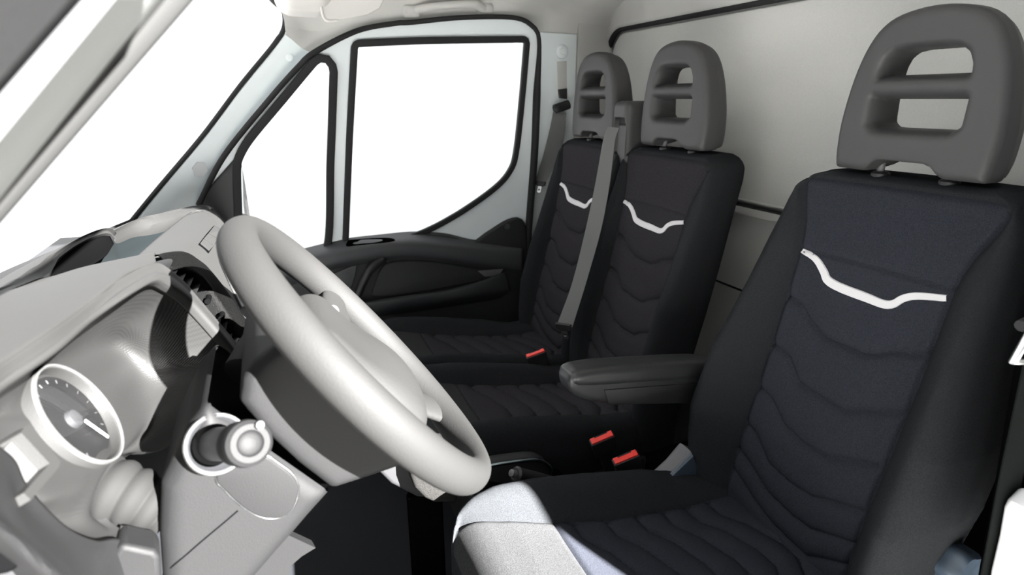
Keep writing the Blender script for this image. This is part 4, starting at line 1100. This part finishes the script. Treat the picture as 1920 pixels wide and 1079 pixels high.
mk('anchor_boss', ring(PX(1046, 205, .84), (-1, 0, 0), [(.012, -.02), (.012, .012), (.008, .015), (.001, .015)], 18), 'plastic', ob)
db = thing('seat_belt', 'dark green-black belt running down the right edge of the photo', 'seat belt', (-.9, .15, .5), 'seat belts')
dl_ = [PX(1930, 640, -.938), PX(1913, 720, -.938), PX(1896, 800, -.938), PX(1871, 920, -.938), PX(1838, 1095, -.938)]
dr_ = [PX(1975, 640, -.938), PX(1957, 720, -.938), PX(1939, 800, -.938), PX(1913, 920, -.938), PX(1880, 1095, -.938)]
mk('webbing', ribbon(dl_, dr_), 'belt_dark', db)
tp0, tp1 = PX(1900, 678, -.95), PX(1935, 617, -.95)
mk('tongue_loop', tube([tp0, tp1, tp1+np.array([0, -.05, -.01]), tp0+np.array([0, -.05, -.01])], .0042, 10, True), 'metal', db, label='steel tongue loop')
mk('tongue_grip', tube([PX(1914, 612, -.915), PX(1942, 598, -.915)], .007, 10), 'plastic', db)

# ================================================================== CENTRE FLOOR: PEDESTAL, TRAY RIM, HANDBRAKE
ped = thing('centre_pedestal', 'pedestal below the wheel, its grey carpet cut to the sunlit area', 'pedestal', (-.1, .8, FLOOR))
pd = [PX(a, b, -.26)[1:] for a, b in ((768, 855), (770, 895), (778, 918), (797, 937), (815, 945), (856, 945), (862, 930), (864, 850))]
mk('sunlit_carpet', plate([pd], lambda u, v, w: np.stack([-.215-w, u, v], 1), .09, .010), 'carpet', ped)  # sun patch put into the shape: carpet ends where the light ends
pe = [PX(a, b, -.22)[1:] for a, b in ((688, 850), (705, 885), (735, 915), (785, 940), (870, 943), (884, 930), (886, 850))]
mk('shaded_pedestal', plate([pe], lambda u, v, w: np.stack([-.18-w, u, v], 1), .06, .010), 'rubber', ped)  # darker body stands in for the shaded carpet around the lit piece
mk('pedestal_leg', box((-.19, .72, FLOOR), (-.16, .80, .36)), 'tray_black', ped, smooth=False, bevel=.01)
box_ = thing('seat_console', 'black storage console with a shiny curved rim beside the bench', 'console', (-.2, .5, FLOOR))
rim = [PX(a, b, -.20) for a, b in ((895, 905), (900, 882), (925, 873), (975, 865), (1008, 863), (1028, 872), (1036, 890), (1038, 925))]
mk('console_body', box((-.195, .40, FLOOR), (-.14, .62, .30)), 'tray_black', box_, smooth=False, bevel=.012)
rs = spline(np.array(rim), 60)
mk('console_side', plate([[tuple(p[1:]) for p in rs]], lambda u, v, w: np.stack([-.175-w, u, v], 1), .03, .004), 'plastic', box_)
mk('shiny_rim', tube(rs, .0045, 10), 'gloss_dark', box_, label='glossy curved rim')
hb = thing('handbrake_lever', 'black handbrake lever end beside the sunlit cushion corner', 'handbrake', (-.27, .5, .25))
h0, h1 = PX(1090, 925, -.25), PX(968, 890, -.285)
mk('grip', tube(spline([h0, h0*.5+h1*.5+np.array([0, 0, .004]), h1], 20), [.012, .014, .0155, .0165], 16), 'plastic', hb)
e1 = (h1-h0)/np.linalg.norm(h1-h0)
mk('end_cap', ring(h1-e1*.006, e1, [(.017, 0), (.0175, .006), (.013, .010), (.001, .010)], 20), 'plastic', hb)
mk('button', ring(h1+e1*.004, e1, [(.008, 0), (.008, .012), (.005, .014), (.001, .014)], 16), 'dark_trim', hb, label='grey release button')

# ================================================================== OVERHEAD
vis = thing('sun_visor', 'pale sun visor folded up at the top of the windscreen', 'sun visor', (.45, .85, 1.45))
vo_ = [PX(a, b, .52) for a, b in ((597, -30), (602, 10), (606, 30), (614, 39), (632, 39), (660, 34), (690, 28), (712, 16), (722, -4), (724, -30))]
mk('visor_board', loft([vo_, [p+np.array([.02, -.004, .006]) for p in vo_]]), 'visor', vis, bevel=.003)
mk('visor_edge', tube(spline(np.array(vo_[1:5]), 20), .004, 8), 'visor', vis)
oc = thing('overhead_shelf', 'pale rounded overhead shelf end beside the sun visor', 'overhead shelf', (.5, .95, 1.5))
def ofn(p): return rbox(p, PX(568, -10, .60), (.10, .075, .050), .045)
oo = PX(568, -10, .60)
mk('shelf_body', sdf(ofn, oo-np.array([.12, .10, .07]), oo+np.array([.12, .10, .07]), .006), 'visor', oc, angle=80)
gh = thing('grab_handle', 'grey grab handle on the headliner above the passenger door', 'grab handle', (.80, .4, 1.52))
gp_ = [PX(a, b, x) for a, b, x in ((775, 20, .80), (800, 14, .77), (850, 9, .76), (890, 8, .765), (905, 16, .79))]
mk('handle_bar', tube(spline(gp_, 40), [.016, .012, .012, .012, .016], 12), 'headliner', gh)
for a, b in ((770, 22), (908, 17)):
    c_ = PX(a, b, .80)
    mk('handle_mount', sdf(lambda p: rbox(p, c_, (.02, .03, .02), .012), c_-.05, c_+.05, .006), 'headliner', gh, angle=80)
